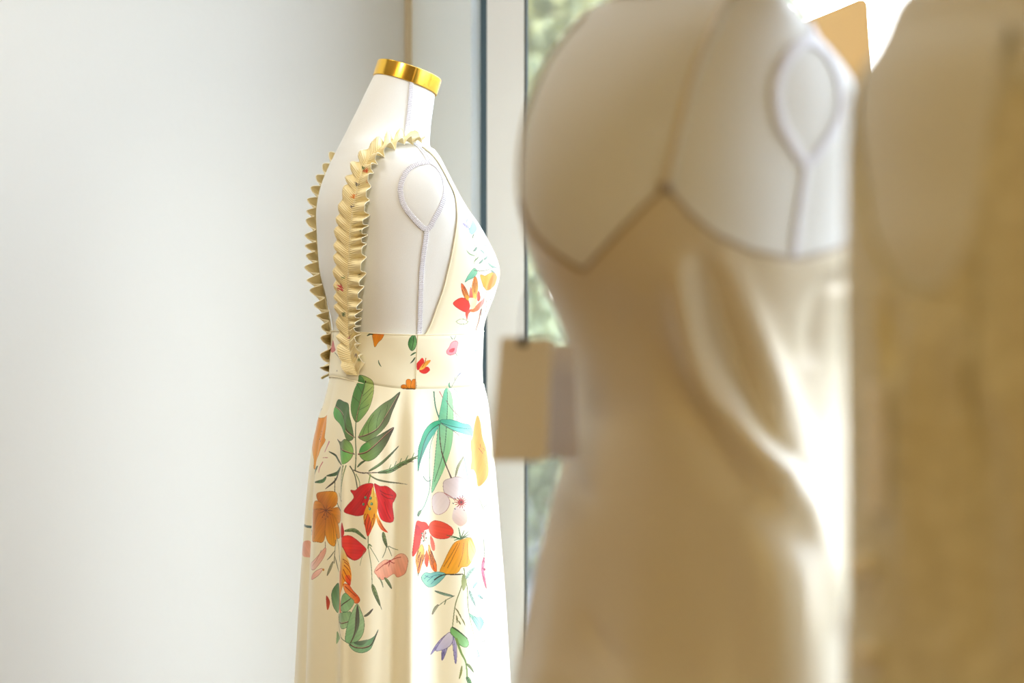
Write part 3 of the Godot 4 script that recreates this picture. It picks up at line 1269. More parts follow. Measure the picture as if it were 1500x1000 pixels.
func paint_back_flowers() -> void:
	# red lily
	petal([[547, 708], [538, 708], [528, 712], [521, 718], [514, 718], [519, 728], [511, 739], [507, 749], [517, 754], [527, 755], [535, 752], [538, 742], [543, 728], [547, 714]], "d61f24", "c3141d", [544, 710], [512, 748], 0.13, "b84a3c")
	petal([[549, 708], [557, 712], [566, 712], [575, 718], [581, 725], [578, 733], [575, 740], [577, 762], [568, 765], [558, 760], [554, 747], [552, 733], [551, 720]], "cf1a22", "da2128", [550, 712], [574, 762], 0.15, "b84a3c")
	stroke([[556, 718], [564, 723], [576, 726]], 0.9, 0.5, "94101a")
	stroke([[558, 723], [566, 729], [577, 731]], 0.8, 0.5, "94101a")
	stroke([[563, 735], [567, 750], [572, 760]], 0.7, 0.5, "a3121c")
	petal([[547, 713], [552, 732], [553, 746], [550, 764], [545, 776], [540, 785], [537, 774], [534, 756], [538, 742], [544, 728]], "e8c65a", "e79a1c", [547, 718], [543, 750], 0.06)
	petal([[540, 785], [537, 774], [536, 764], [541, 752], [545, 766], [545, 776]], "e05a1e", "d0301a", [541, 755], [540, 784], 0.1)
	for v in [[[543, 757], [540, 770], [539, 780]], [[547, 758], [544, 770], [541, 778]], [[537, 752], [535, 756], [535, 760]], [[537, 760], [535, 765], [536, 768]], [[549, 752], [548, 765], [546, 772]], [[540, 752], [537, 762], [537, 770]]]:
		stroke(v, 0.8, 0.5, "8f3015")
	petal([[551, 750], [556, 760], [562, 772], [568, 780], [559, 776], [553, 765]], "efb53a", "d8401e", [552, 752], [566, 779], 0.1)
	stroke([[555, 762], [560, 771], [566, 778]], 0.6, 0.5, "a02a15")
	stroke([[545, 714], [541, 724], [539, 734], [542, 743]], 1.1, 0.8, "b3141d")
	stroke([[541, 719], [536, 727], [530, 738]], 0.7, 0.6, "a81019")
	stroke([[548, 712], [548, 728]], 1.0, 0.8, "e3a534")
	stroke([[551, 722], [553, 735], [553, 745]], 1.0, 0.9, "f0a83a")
	for v in [[537, 728], [544, 729], [534, 738], [545.5, 737.5], [543, 744.5]]:
		dot(v[0], v[1], 2.2, "4f7a5a")
		dot(v[0] - 0.6, v[1] - 0.5, 0.8, "a9c89a")
	# lower red lily
	petal([[504, 765], [506, 772], [507, 781], [504, 787], [501, 785], [500, 776], [502, 768]], "b8141d", "d8222a", [504, 766], [503, 786], 0.1)
	petal([[503, 787], [512, 784], [522, 789], [531, 796], [538, 804], [533, 812], [527, 818], [519, 820], [510, 814], [504, 802]], "e8402f", "e0252c", [504, 800], [530, 800], 0.1, "b8302a")
	stroke([[505, 800], [510, 812], [517, 819]], 1.3, 0.6, "b3141d")
	petal([[501, 800], [506, 803], [511, 818], [514, 830], [516, 845], [513, 857], [508, 851], [504, 862], [497, 875], [496, 858], [498, 830], [499, 812]], "e8d9a0", "f09a1c", [502, 803], [505, 838], 0.08)
	petal([[497, 835], [501, 845], [500, 858], [496, 868], [496, 850]], "e8641e", "f0a52a", [497, 838], [498, 868], 0.1)
	petal([[508, 843], [513, 842], [515, 849], [514, 857], [510, 853]], "ee6a1e", "d8301c", [509, 842], [513, 857], 0.1)
	for v in [[[507, 822], [512, 828], [514, 834]], [[507, 827], [513, 836], [515, 842]], [[506, 833], [510, 843], [514, 850]], [[504, 840], [508, 850], [513, 856]], [[502, 822], [502, 836], [501, 848]], [[505, 818], [510, 822], [512, 826]], [[500, 828], [499, 842], [497, 852]]]:
		stroke(v, 0.8, 0.5, "a8340f")
	petal([[506, 855], [512, 856], [518, 864], [527, 873], [529, 879], [524, 883], [516, 879], [509, 868]], "f5b060", "e8551c", [510, 872], [520, 862], 0.1, "c8401a")
	stroke([[508, 858], [515, 866], [524, 873]], 1.0, 0.6, "b8301a")
	petal([[496, 872], [500, 880], [502, 893], [503, 902], [500, 905], [497, 898], [495, 885]], "f0b050", "dd3a1c", [497, 874], [501, 904], 0.1)
	# orange daisy like flower on the side fold
	for p in [[[468, 725], [474, 720], [489, 721], [491, 737], [480, 747], [474, 744]], [[468, 733], [464, 738], [463, 748], [478, 748], [474, 738]], [[463, 748], [461, 770], [460, 790], [468, 793], [476, 790], [479, 748]], [[480, 748], [477, 775], [480, 793], [488, 799], [491, 775], [486, 752]],
		[[481, 747], [492, 743], [499, 751], [498, 763], [490, 766], [484, 752]], [[485, 752], [492, 766], [496, 780], [497, 786], [491, 788], [488, 770]]]:
		petal(p, "b5620c", "e79d1f", [478, 747], [p[2][0], p[2][1]], 0.1, "b87a1a")
	for k in 9:
		var a := TAU * k / 9.0
		stroke([[478, 747], [478 + 7 * cos(a), 748 + 9 * sin(a)]], 0.9, 0.4, "7a3a10")
	for v in [[476, 754], [480, 757], [477, 760], [474, 757]]:
		dot(v[0], v[1], 0.9, "5a2a10")
	for v in [[[478, 755], [477, 775], [476, 788]], [[470, 750], [466, 770], [465, 788]], [[483, 757], [486, 775], [487, 795]], [[472, 747], [466, 745], [463, 746]]]:
		stroke(v, 0.5, 0.5, "a8660f")
	# orange flower on the back edge
	petal([[466, 612], [472, 612], [478, 608], [478, 622], [476, 640], [477, 645], [472, 656], [469, 668], [465, 678], [458, 687], [459, 668], [459, 645], [463, 628]], "e8930f", "f0a51c", [470, 638], [462, 680], 0.12, "c88a1a")
	for v in [[470, 632], [468, 640], [471, 646], [469, 636], [467, 643]]:
		dot(v[0], v[1], 1.2, "6a3a0c")
	stroke([[481, 561], [476, 590], [471, 604]], 0.8, 1.6, "7a8a68")
	leaf([[474, 598], [470, 604], [467, 611]], 3, "33452c", "5a8a58", "33402c")
	leaf([[469, 682], [464, 696], [462, 713]], 6, "4a6a4c", "7a9a78", "3f5540")
	stroke([[482, 646], [479, 654], [476, 662]], 2.6, 1.0, "e8a0a8")
	stroke([[474, 676], [471, 684], [470, 692]], 1.6, 0.8, "e07a80")
	stroke([[474, 670], [480, 670]], 0.6, 0.5, "c05050")
	leaf([[455, 739], [455, 750], [456, 760]], 3, "4a6a48", "86a880", "3f5540")
	leaf([[454, 764], [455, 774], [458, 784]], 3, "4a6a60", "86a8a0", "3f5550")
	petal([[446, 792], [449, 795], [449, 812], [446, 816], [444, 804]], "e8a080", "f0b498")
	leaf([[440, 832], [444, 829], [447, 827]], 2, "4a6048", "6a8a60", "3f5540")
	# pink bell
	stroke([[477, 793], [477, 802], [474, 815]], 0.7, 0.8, "5a3a34")
	petal([[476, 803], [478, 806], [475, 817], [467, 832], [462, 834], [458, 831], [458, 825], [466, 819]], "e8a890", "f4d4c4", [476, 806], [460, 830], 0.08, "cf8a78")
	petal([[474, 832], [470, 842], [463, 848], [460, 846], [466, 837]], "f4cfc0", "e8a890", [474, 833], [462, 847], 0.08, "cf8a78")
	dot(475, 834, 1.8, "c88a30")
	stroke([[473, 805], [468, 820], [462, 829]], 0.5, 0.5, "c88070")
	leaf([[488, 806], [483, 815], [479, 820]], 2, "8a8a70", "a8a890", "6f705a")
	leaf([[486, 822], [482, 834], [479, 843]], 4, "8a8c6a", "b4b494", "6f705a")
	leaf([[488, 815], [491, 828], [494, 838]], 2.2, "8f927a", "a8aa90", "6f705a")
	stroke([[489, 790], [488, 805], [487, 825]], 0.7, 0.7, "6f7358")
	stroke([[490, 782], [494, 803], [496, 818]], 0.7, 0.7, "6f7358")
	leaf([[495, 812], [496, 818], [497, 824]], 2.2, "5a6048", "7f8a68", "4f5540")


func paint_back_low() -> void:
	leaf([[507, 777], [522, 777], [538, 789]], 5, "5f7a48", "a4bd84", "55663f")
	stroke([[541, 784], [541, 800], [545, 830], [546, 856]], 0.9, 0.7, "7a8a5a")
	leaf([[540, 803], [542, 797], [546, 800]], 2.5, "5f7a48", "8fae70", "4f6340")
	stroke([[543, 800], [550, 813], [555, 823]], 0.7, 0.6, "7a8a5a")
	stroke([[536, 805], [532, 815], [529, 828]], 0.6, 0.4, "9aa67a")
	leaf([[561, 779], [563, 790], [567, 802]], 5.5, "4f5f3a", "a4b87a", "55663f", 5)
	stroke([[566, 800], [564, 808], [560, 817]], 0.9, 0.6, "5f7048")
	stroke([[568, 800], [572, 810], [574, 815]], 0.9, 0.6, "5f7048")
	stroke([[569, 800], [577, 804], [584, 806]], 0.8, 0.5, "6f7f55")
	petal([[549, 836], [555, 826], [564, 820], [573, 821], [583, 813], [591, 811], [596, 818], [595, 830], [592, 840], [583, 846], [577, 841], [566, 847], [557, 849], [552, 842]], "f4b89c", "f0a286", [566, 822], [575, 848], 0.1, "e09a80")
	for v in [[[571, 822], [562, 827], [551, 836]], [[571, 822], [578, 819], [588, 816]], [[571, 822], [570, 827], [569, 830]], [[571, 822], [576, 825], [579, 825]], [[571, 822], [566, 826], [564, 827]]]:
		stroke(v, 0.9, 0.6, "b8302c")
	dot(571, 822, 1.6, "a8201f")
	leaf([[546, 855], [550, 868], [557, 888]], 5.5, "5a6a40", "a0b478", "4f5c38", 5)
	leaf([[563, 846], [569, 854], [574, 863]], 4, "55663c", "98ad70", "4f5c38", 3)
	leaf([[555, 845], [559, 853], [561, 861]], 2.2, "7a8260", "a0a684", "66704c")
	stroke([[557, 887], [559, 893]], 0.9, 0.4, "6f7a50")
	# leaves at the foot of the spray
	petal([[494, 855], [487, 860], [484, 870], [485, 884], [488, 893], [493, 897], [496, 882]], "5f8a5c", "8ab584", [485, 865], [494, 892], 0.14, "47604a")
	petal([[508, 868], [503, 876], [501, 887], [503, 894], [510, 895], [517, 888], [520, 880], [514, 874]], "7fb07a", "98c490", [503, 872], [512, 894], 0.1, "5f8a64")
	stroke([[502, 887], [509, 881], [515, 876]], 1.3, 0.7, "5a3f3a")
	petal([[498, 898], [508, 896], [516, 897], [512, 915], [505, 920], [498, 914], [495, 905]], "7fa878", "a4c898", [500, 898], [508, 920], 0.12, "5f8a64")
	stroke([[496, 911], [504, 912], [512, 910]], 1.5, 0.9, "5a3f3a")
	stroke([[496, 911], [504, 911.5], [511, 909.5]], 0.5, 0.5, "d8b8a8")
	stroke([[494, 898], [496, 918], [503, 933], [513, 942]], 0.9, 0.9, "7f9a70")
	petal([[525, 884], [530, 892], [535, 908], [534, 925], [527, 937], [516, 941], [509, 939], [509, 926], [513, 906], [519, 892]], "8abf8a", "a8d0a0", [512, 930], [533, 915], 0.1, "55805c")
	petal([[525, 885], [528, 896], [528, 915], [522, 930], [516, 939], [521, 922], [522, 905]], "55584f", "7f9a80", [525, 888], [520, 936], 0.12)
	stroke([[515, 941], [521, 928], [524, 910], [525, 890]], 1.2, 0.6, "6a5048")
	leaf([[535, 902], [541, 898], [547, 891]], 3, "5a5548", "7f9074", "4a4038")
	petal([[554, 922], [549, 931], [541, 936], [529, 938], [516, 941], [513, 944], [520, 952], [532, 955], [542, 951], [547, 942]], "8fc495", "6f9a74", [525, 954], [545, 930], 0.1, "55805c")
	petal([[520, 941], [529, 938], [541, 936], [532, 944]], "55705c", "7f9a80", [520, 940], [541, 936], 0.1)
	stroke([[514, 943], [522, 947], [533, 948], [543, 945], [548, 937], [553, 925]], 1.5, 0.8, "5a4038")
	stroke([[516, 943.5], [523, 946.6], [533, 947.4], [542, 944.5]], 0.5, 0.5, "dcb8a4")
	petal([[491, 925], [496, 930], [500, 934], [495, 938], [490, 943], [490, 934]], "7fa86f", "98bd88", [491, 926], [492, 942], 0.1)
	petal([[478, 872], [482, 880], [481, 890], [479, 893], [478, 884]], "a8301c", "c8502c")


func paint_front() -> void:
	# long teal blades
	stroke([[636, 573], [639, 595], [646, 616]], 1.4, 1.1, "5a9a84")
	stroke([[644, 573], [649, 583]], 1.2, 0.8, "dc9a9a")
	petal([[651, 572], [658, 572], [662, 590], [661, 640], [656, 668], [646, 702], [636, 722], [639, 692], [642, 650], [645, 605]], "7fcdaa", "a4d8b0", [644, 600], [662, 610], 0.05, "6fae90")
	petal([[655, 573], [658, 572], [662, 590], [661, 640], [656, 668], [648, 696], [654, 640]], "b4dcb4", "98d4a0", [658, 580], [654, 690], 0.05)
	stroke([[655, 573], [654, 615], [651, 660], [640, 706]], 0.6, 0.5, "5f8a70")
	stroke([[653, 586], [664, 603], [684, 622]], 0.8, 0.5, "a89a90")
	stroke([[664, 598], [668, 618]], 0.5, 0.4, "b0a8a0")
	petal([[660, 571], [668, 572], [684, 590], [694, 610], [698, 622], [690, 616], [678, 596]], "d4dcc8", "b8dcd0", [662, 572], [697, 620], 0.05, "9ab0a4")
	stroke([[672, 595], [682, 606], [687, 620]], 0.6, 0.5, "8ab0a8")
	petal([[645, 616], [634, 620], [622, 632], [614, 650], [611, 664], [611, 690], [616, 672], [626, 652], [640, 631], [646, 622]], "2fa07a", "4fbf98", [612, 660], [642, 620], 0.08, "2f7a60")
	petal([[645, 622], [634, 630], [624, 644], [616, 664], [611, 690], [617, 672], [628, 652], [641, 632]], "3f8a78", "6fc4b0", [614, 670], [640, 628], 0.08)
	stroke([[645, 621], [632, 632], [621, 650], [612, 680]], 0.7, 0.7, "2f5a50")
	petal([[646, 616], [655, 614], [665, 616], [676, 620], [688, 622], [696, 630], [696, 637], [686, 637], [668, 632], [655, 626]], "5fbfa4", "8ad4d0", [648, 617], [694, 632], 0.08, "4a9a90")
	petal([[648, 621], [660, 628], [672, 633], [690, 638], [685, 631], [668, 627]], "78ccb8", "98d8d4", [650, 622], [690, 637], 0.06)
	stroke([[647, 619], [660, 624], [676, 627], [692, 628]], 0.6, 0.5, "4a7a78")
	stroke([[645, 622], [648, 658], [659, 700]], 0.8, 0.7, "7a6a60")
	stroke([[647, 620], [668, 636], [675, 650], [676, 690]], 0.7, 0.5, "8a8a84")
	stroke([[640, 634], [633, 655], [632, 690], [633, 715], [624, 738], [614, 750]], 0.6, 1.0, "7fb8a8")
	leaf([[616, 747], [613, 751], [611, 756]], 3, "6f8a70", "a4bd9a", "55705a")
	stroke([[620, 697], [625, 703], [630, 705], [635, 703]], 1.0, 0.8, "7a9a98")
	leaf([[676, 668], [668, 682], [664, 698]], 3, "a8a884", "ccccae", "8a8a6c")
	leaf([[677, 670], [680, 685], [684, 704]], 3, "b0ccc8", "cce0d8", "98b4b0")
	stroke([[676, 650], [684, 668], [697, 706]], 0.5, 0.6, "a8b0b0")
	# far orange flower
	petal([[701, 609], [705, 618], [708, 640], [713, 660], [716, 690], [712, 705], [706, 712], [703, 694], [697, 688], [689, 686], [692, 670], [690, 648], [696, 638]], "f0a83c", "f2b458", [708, 655], [700, 690], 0.08)
	for v in [[[706, 650], [707, 656]], [[707, 660], [709, 664]], [[705, 656], [708, 662]], [[709, 656], [711, 660]]]:
		stroke(v, 0.7, 0.6, "7a5020")
	# white poppy
	petal([[651, 706], [659, 700], [668, 698], [678, 704], [681, 716], [676, 727], [664, 730], [653, 724]], "dcd0d0", "eee6e6", [652, 708], [672, 726], 0.03, "c8b4b4")
	petal([[637, 730], [643, 722], [652, 722], [658, 734], [654, 748], [645, 754], [638, 747]], "e8dcdc", "f0e8e8", [652, 724], [640, 750], 0.03, "dcb4b4")
	petal([[664, 742], [674, 742], [681, 754], [680, 764], [670, 770], [661, 760]], "d8b8a4", "ece0dc", [680, 762], [662, 748], 0.04)
	stroke([[652, 722], [660, 728], [664, 733]], 0.8, 0.6, "c07a74")
	dot(671.5, 735, 4.6, "a83028")
	for k in 14:
		var a := TAU * k / 14.0
		stroke([[671.5, 735], [671.5 + 8.5 * cos(a), 735 + 9.0 * sin(a)]], 1.3, 0.6, "b83a2c" if k % 2 else "d8605a")
	for v in [[663, 729], [661, 736], [663, 744], [675, 746], [673, 725], [681, 733]]:
		stroke([[v[0], v[1]], [v[0] + 1.5, v[1] + 1.5]], 0.8, 0.6, "4a4440")
	dot(671.5, 735, 1.8, "6a2420")
	stroke([[660, 700], [653, 680], [648, 660]], 0.8, 0.8, "6f5a50")
	leaf([[692, 722], [690, 714], [696, 704]], 2.0, "a8b8b8", "ccd8d8", "8fa0a0")
	stroke([[696, 704], [690, 728], [688, 742]], 0.5, 0.5, "9aa8a8")
	stroke([[697, 706], [706, 726], [712, 746]], 0.6, 0.5, "9ab0a8")
	stroke([[712, 742], [716, 738]], 0.6, 0.5, "a8b8b0")
	leaf([[697, 764], [696, 775], [696, 786]], 2.2, "98a8a4", "bccac4", "80908c")
	stroke([[695, 742], [698, 764], [704, 790], [702, 836]], 0.7, 0.6, "98aca0")
	stroke([[713, 790], [714, 806], [714, 818]], 0.6, 0.5, "a8b8b0")
	leaf([[704, 798], [702, 820], [701, 846]], 1.8, "98aca0", "c0d0c4", "80948a")


func paint_front_low() -> void:
	# red and orange lily
	petal([[608, 764], [617, 764], [626, 766], [631, 774], [622, 777], [617, 786], [614, 798], [608, 808], [602, 813], [604, 790]], "f0503a", "e8402f", [626, 768], [604, 808], 0.1, "d0402c")
	petal([[608, 768], [614, 772], [617, 780], [612, 784], [606, 780]], "b81f24", "d8302c")
	petal([[632, 769], [640, 763], [651, 765], [660, 772], [662, 780], [656, 788], [645, 789], [637, 785], [632, 778]], "f2785a", "ee5a48", [633, 774], [660, 778], 0.07, "d8503c")
	petal([[634, 784], [640, 794], [641, 806], [637, 806], [634, 796]], "ee7a64", "f09a84")
	petal([[618, 790], [628, 786], [634, 796], [632, 808], [622, 812], [617, 802]], "f6ead0", "f8f0dc")
	petal([[616, 798], [621, 802], [622, 815], [617, 828], [612, 840], [609, 830], [607, 816]], "f4d27a", "ec8a1e", [620, 800], [612, 838], 0.1, "d88a2a")
	petal([[631, 798], [637, 812], [643, 826], [643, 838], [636, 832], [631, 816]], "f4d27a", "ec7a1e", [632, 800], [642, 836], 0.1, "d88a2a")
	petal([[627, 806], [631, 818], [628, 831], [623, 824], [624, 814]], "f08a4a", "e8503a")
	for v in [[[612, 806], [609, 814]], [[615, 808], [611, 824]], [[613, 812], [608, 822]], [[618, 812], [613, 832]], [[616, 816], [611, 836]], [[620, 812], [618, 826]], [[634, 806], [640, 826]], [[636, 808], [642, 824]], [[632, 808], [636, 828]], [[634, 812], [640, 834]], [[624, 812], [620, 822]]]:
		stroke(v, 0.7, 0.5, "98340f")
	stroke([[612, 838], [611, 843]], 0.8, 0.5, "4f6a44")
	for v in [[618, 781], [617, 788], [621, 792], [625, 781], [626, 788], [620, 785]]:
		dot(v[0], v[1], 1.2, "5f7a64")
	for v in [[[622, 778], [621, 786], [624, 792]], [[625, 778], [622, 788]]]:
		stroke(v, 0.8, 0.6, "c83a34")
	# yellow bell flower
	petal([[664, 794], [674, 789], [687, 787], [694, 796], [700, 807], [694, 812], [688, 822], [680, 829], [672, 830], [667, 838], [657, 841], [648, 838], [652, 824], [658, 806]], "eea81c", "f2b93a", [672, 792], [655, 838], 0.1, "d89a2a")
	petal([[684, 790], [692, 798], [699, 808], [691, 818], [686, 822], [682, 808]], "f4cd70", "f6d48a", [684, 792], [694, 815], 0.07)
	for v in [[[670, 794], [664, 810], [656, 832]], [[675, 794], [673, 812], [668, 830]], [[680, 792], [681, 810], [680, 825]], [[667, 795], [660, 812], [652, 830]], [[684, 791], [690, 804], [694, 810]]]:
		stroke(v, 0.6, 0.5, "c8820f")
	for v in [[659, 787], [668, 772], [676, 776], [684, 777], [685, 782], [655, 784], [682, 786], [663, 791]]:
		stroke([[671, 789], [(671 + v[0]) / 2.0, (789 + v[1]) / 2.0 - 1.0], v], 1.4, 0.6, "4f8a54" if v[0] < 672 else "5f7a48")
	# aqua leaf, stems
	petal([[617, 845], [624, 839], [634, 840], [645, 838], [654, 841], [648, 852], [640, 859], [630, 860], [621, 853]], "a8d4bc", "8acac8", [620, 852], [648, 842], 0.07, "6fa8a4")
	for v in [[[622, 848], [630, 843]], [[628, 852], [638, 845]], [[635, 856], [645, 847]], [[624, 843], [632, 846], [642, 843], [650, 842]]]:
		stroke(v, 0.6, 0.5, "5f9aa4")
	stroke([[640, 850], [652, 842], [664, 841], [674, 840]], 1.1, 1.2, "4f4a38")
	stroke([[675, 831], [676, 842], [671, 862], [665, 885], [662, 918]], 1.2, 0.6, "98a06a")
	stroke([[675, 840], [680, 860], [681, 885], [685, 908], [692, 932], [699, 948]], 1.3, 0.6, "a0a878")
	petal([[674, 840], [679, 846], [678, 858], [674, 864], [672, 852]], "8f9a5c", "b4b884")
	leaf([[678, 847], [684, 838], [695, 831]], 6, "98b4a4", "d0dcc8", "7a9488")
	leaf([[690, 861], [695, 856], [703, 853]], 5, "98bcb0", "c8dcd0", "7a9a90")
	leaf([[683, 864], [688, 874], [696, 888]], 5.5, "8aa898", "c4d8c8", "7a7f78")
	leaf([[701, 874], [706, 872], [714, 877]], 5, "98bcb4", "c4dcd4", "7a9a94")
	stroke([[680, 848], [688, 861], [700, 872]], 0.6, 0.5, "8a9a84")
	leaf([[663, 873], [652, 870], [641, 866]], 3, "7f9a84", "b4d0bc", "6a8470")
	leaf([[646, 886], [641, 893], [637, 901]], 3, "98a080", "bcc4a4", "a87a74")
	stroke([[664, 872], [656, 878], [646, 888]], 0.6, 0.5, "7f8a68")
	stroke([[655, 878], [653, 886]], 0.8, 0.5, "8a9a70")
	for v in [[[665, 890], [670, 900]], [[668, 896], [672, 905]], [[666, 900], [667, 912]], [[672, 904], [677, 916]], [[668, 908], [671, 914]]]:
		leaf([v[0], [(v[0][0] + v[1][0]) / 2.0 + 0.5, (v[0][1] + v[1][1]) / 2.0], v[1]], 1.6, "8a8a50", "b4b07a", "6f7048")
	petal([[682, 898], [690, 901], [700, 904], [710, 904], [715, 912], [710, 922], [702, 923], [694, 914]], "8fb8a0", "a4d8d8", [684, 900], [712, 914], 0.08, "6a9a90")
	for v in [[[688, 902], [700, 914]], [[692, 902], [706, 912]], [[688, 904], [698, 918]]]:
		stroke(v, 0.6, 0.5, "5f8a80")
	# lilac bell
	leaf([[660, 926], [650, 940], [634, 960]], 4.5, "a49ac4", "d0cce0", "8a84b4")
	leaf([[661, 928], [655, 945], [651, 968]], 5, "8a84b8", "dcdae6", "7a74a8")
	leaf([[663, 928], [665, 948], [666, 972]], 3.6, "a8a0c8", "dedaea", "8a84b4")
	petal([[660, 926], [655, 930], [646, 946], [643, 954], [652, 952], [660, 945], [663, 934]], "dcd8e4", "c8c4dc", [660, 928], [646, 952], 0.05, "9a94b8")
	petal([[662, 918], [670, 924], [679, 934], [682, 942], [678, 947], [671, 944], [665, 934], [660, 926]], "8abf7a", "a4d098", [663, 922], [678, 945], 0.08, "5f8a54")
	stroke([[662, 918], [672, 927], [680, 934]], 1.0, 0.7, "55663f")
	stroke([[666, 934], [672, 955], [678, 970], [680, 995]], 2.0, 1.2, "9ab86a")
	leaf([[679, 971], [684, 976], [690, 984]], 3, "7a8a58", "b0bd88", "66744c")
	leaf([[673, 974], [672, 984], [670, 994]], 2.4, "9aa05a", "bcc088", "7a804c")
	leaf([[679, 990], [683, 998], [687, 1010]], 5, "5f8a50", "98c088", "4f7044")
	# lilac tuft and little sprigs
	leaf([[698, 951], [701, 957], [705, 965]], 3, "8ab89a", "b4d4bc", "6f9a80")
	for v in [[[700, 960], [706, 986]], [[703, 960], [711, 982]], [[705, 960], [714, 976]], [[698, 960], [703, 980]]]:
		stroke(v, 1.1, 0.6, "8a8ac8")
	leaf([[706, 944], [709, 949], [712, 954]], 2.4, "7a9a84", "a8c4b0", "66806f")
	stroke([[701, 950], [701, 938], [702, 930]], 0.7, 0.6, "98a89a")
	stroke([[703, 932], [711, 940], [717, 939]], 0.6, 0.7, "a8b4ac")
	leaf([[714, 816], [713, 836], [717, 862]], 4.5, "e88aa8", "f4c4d4", "c8607f", 3)
	dot(714.5, 834, 1.8, "c05a7a")


func paint_bodice() -> void:
	petal([[662, 445], [667, 439], [675, 436], [683, 440], [686, 449], [681, 457], [671, 453]], "ee5030", "f03c24", [664, 443], [684, 452], 0.08, "d0402c")
	petal([[680, 456], [686, 453], [692, 452], [684, 459], [682, 469], [680, 464]], "e84a30", "f07a60")
	petal([[686, 455], [694, 448], [701, 441], [707, 436], [706, 444], [700, 452], [692, 457]], "f08a3a", "f0a0a0", [688, 454], [706, 438], 0.1)
	petal([[674, 415], [680, 422], [684, 432], [686, 441], [680, 438], [675, 428]], "f2c03a", "ee7a1e", [685, 440], [675, 418], 0.1, "b85a1a")
	petal([[693, 405], [697, 412], [697, 425], [694, 440], [690, 436], [689, 420]], "f6dc7a", "ee8a24", [692, 438], [693, 407], 0.1, "c8701e")
	petal([[687, 420], [690, 430], [689, 440], [685, 434]], "f09a84", "ee6a54")
	petal([[698, 426], [701, 434], [699, 441], [696, 438]], "f07a60", "ee5a44")
	petal([[684, 438], [690, 436], [696, 440], [693, 450], [688, 452]], "f8f0d8", "f6e8b0")
	for v in [[[676, 419], [681, 432]], [[678, 420], [683, 433]], [[675, 424], [679, 434]], [[693, 409], [693, 428]], [[691, 414], [692, 430]], [[695, 414], [694, 430]]]:
		stroke(v, 0.7, 0.5, "8a3a10")
	petal([[701, 403], [708, 404], [713, 401], [721, 399], [725, 409], [720, 419], [711, 425], [705, 418]], "f4bd4a", "f2b030", [704, 406], [716, 422], 0.06, "d8983a")
	petal([[721, 399], [725, 408], [721, 418], [712, 424], [714, 412]], "e8920f", "f0a828")
	stroke([[711, 425], [706, 440], [700, 460], [690, 484]], 0.9, 0.7, "d8b480")
	stroke([[702, 453], [699, 468], [695, 484]], 1.8, 1.0, "b8705c")
	stroke([[703, 452], [701, 462]], 1.4, 0.8, "5a2a2a")
	petal([[692, 393], [697, 398], [692, 406], [684, 410], [679, 413], [684, 403]], "98d0b0", "7ac0a4", [692, 394], [681, 412], 0.1, "6a9a84")
	stroke([[692, 396], [702, 397], [712, 395], [720, 391]], 0.7, 0.6, "7f8a6f")
	for v in [[666, 471], [676, 474], [683, 471], [676, 467]]:
		dot(v[0], v[1], 0.9, "a8b88a")
	# lilac and trailing leaves above
	leaf([[686, 336], [680, 331], [675, 327]], 5, "a8a0d0", "dcd8ee", "8a84b8", 3)
	leaf([[686, 338], [681, 326], [682, 320]], 3.4, "98a0d0", "d4d8ee", "8a84b8")
	petal([[689, 322], [695, 332], [694, 338], [688, 343], [685, 336]], "6fbfa4", "98d4bc", [690, 324], [689, 342], 0.08, "5a9a84")
	leaf([[692, 342], [690, 346], [689, 350]], 2, "4f6a48", "7f9a70", "44583c")
	stroke([[690, 346], [693, 360], [695, 374], [692, 386]], 0.8, 0.7, "a8b48a")
	leaf([[694, 375], [686, 372], [681, 366]], 2.2, "98b08a", "c0d0b0", "7f946f")
	leaf([[692, 383], [696, 379], [699, 376]], 1.8, "6f8a58", "98b080", "5f7448")
	stroke([[698, 352], [699, 362]], 0.9, 0.6, "a0b0a0")
	leaf([[712, 360], [714, 370], [715, 380]], 2, "6f9488", "a0c0b4", "5f8074")
	leaf([[706, 342], [708, 348], [707, 354]], 3, "98ccc8", "c0e0dc", "7ab0ac")
	leaf([[718, 374], [722, 377], [726, 376]], 3, "7fae94", "b0d0bc", "5f8a70")
	leaf([[712, 385], [718, 390], [725, 392]], 3, "5f8a74", "98bca4", "4a7058")
	stroke([[708, 354], [712, 372], [714, 392]], 0.6, 0.5, "98b4a4")
	for q in [[700, 318, 705, 326], [703, 330, 699, 338], [709, 352, 704, 360], [701, 366, 707, 372], [716, 366, 721, 362], [705, 380, 699, 386], [716, 396, 722, 400], [722, 388, 727, 384], [697, 332, 702, 330], [711, 376, 706, 380], [696, 362, 691, 368], [713, 346, 716, 354]]:
		leaf([[q[0], q[1]], [(q[0] + q[2]) / 2.0 + 0.8, (q[1] + q[3]) / 2.0], [q[2], q[3]]], 2.6, "7a9a88", "b4ccbc", "5f7a6c")
	for q in [[[697, 312], [701, 330], [704, 350], [706, 372], [704, 392]], [[704, 350], [712, 356], [716, 366]], [[706, 372], [714, 378], [722, 386]]]:
		stroke(q, 0.6, 0.5, "98b0a0")
	for q in [[709, 440, 703, 482], [715, 436, 709, 478], [721, 428, 716, 470], [726, 420, 722, 458], [698, 458, 692, 484], [718, 452, 714, 484]]:
		stroke([[q[0], q[1]], [(q[0] + q[2]) / 2.0 + 1.0, (q[1] + q[3]) / 2.0], [q[2], q[3]]], 0.9, 0.6, "b4a48a" if int(q[0]) % 2 else "8f98a8")
	stroke([[667, 470], [673, 467], [681, 469], [682, 473], [675, 475], [668, 473], [667, 470]], 0.5, 0.5, "98a878")
	# band
	petal([[548, 489], [556, 487], [564, 488], [561, 496], [556, 501], [551, 508], [549, 500]], "e8930f", "f0ac2a", [556, 488], [551, 507], 0.1, "c8820f")
	leaf([[540, 492], [545, 489], [549, 490]], 2.5, "44583a", "6f8a5c", "38482f")
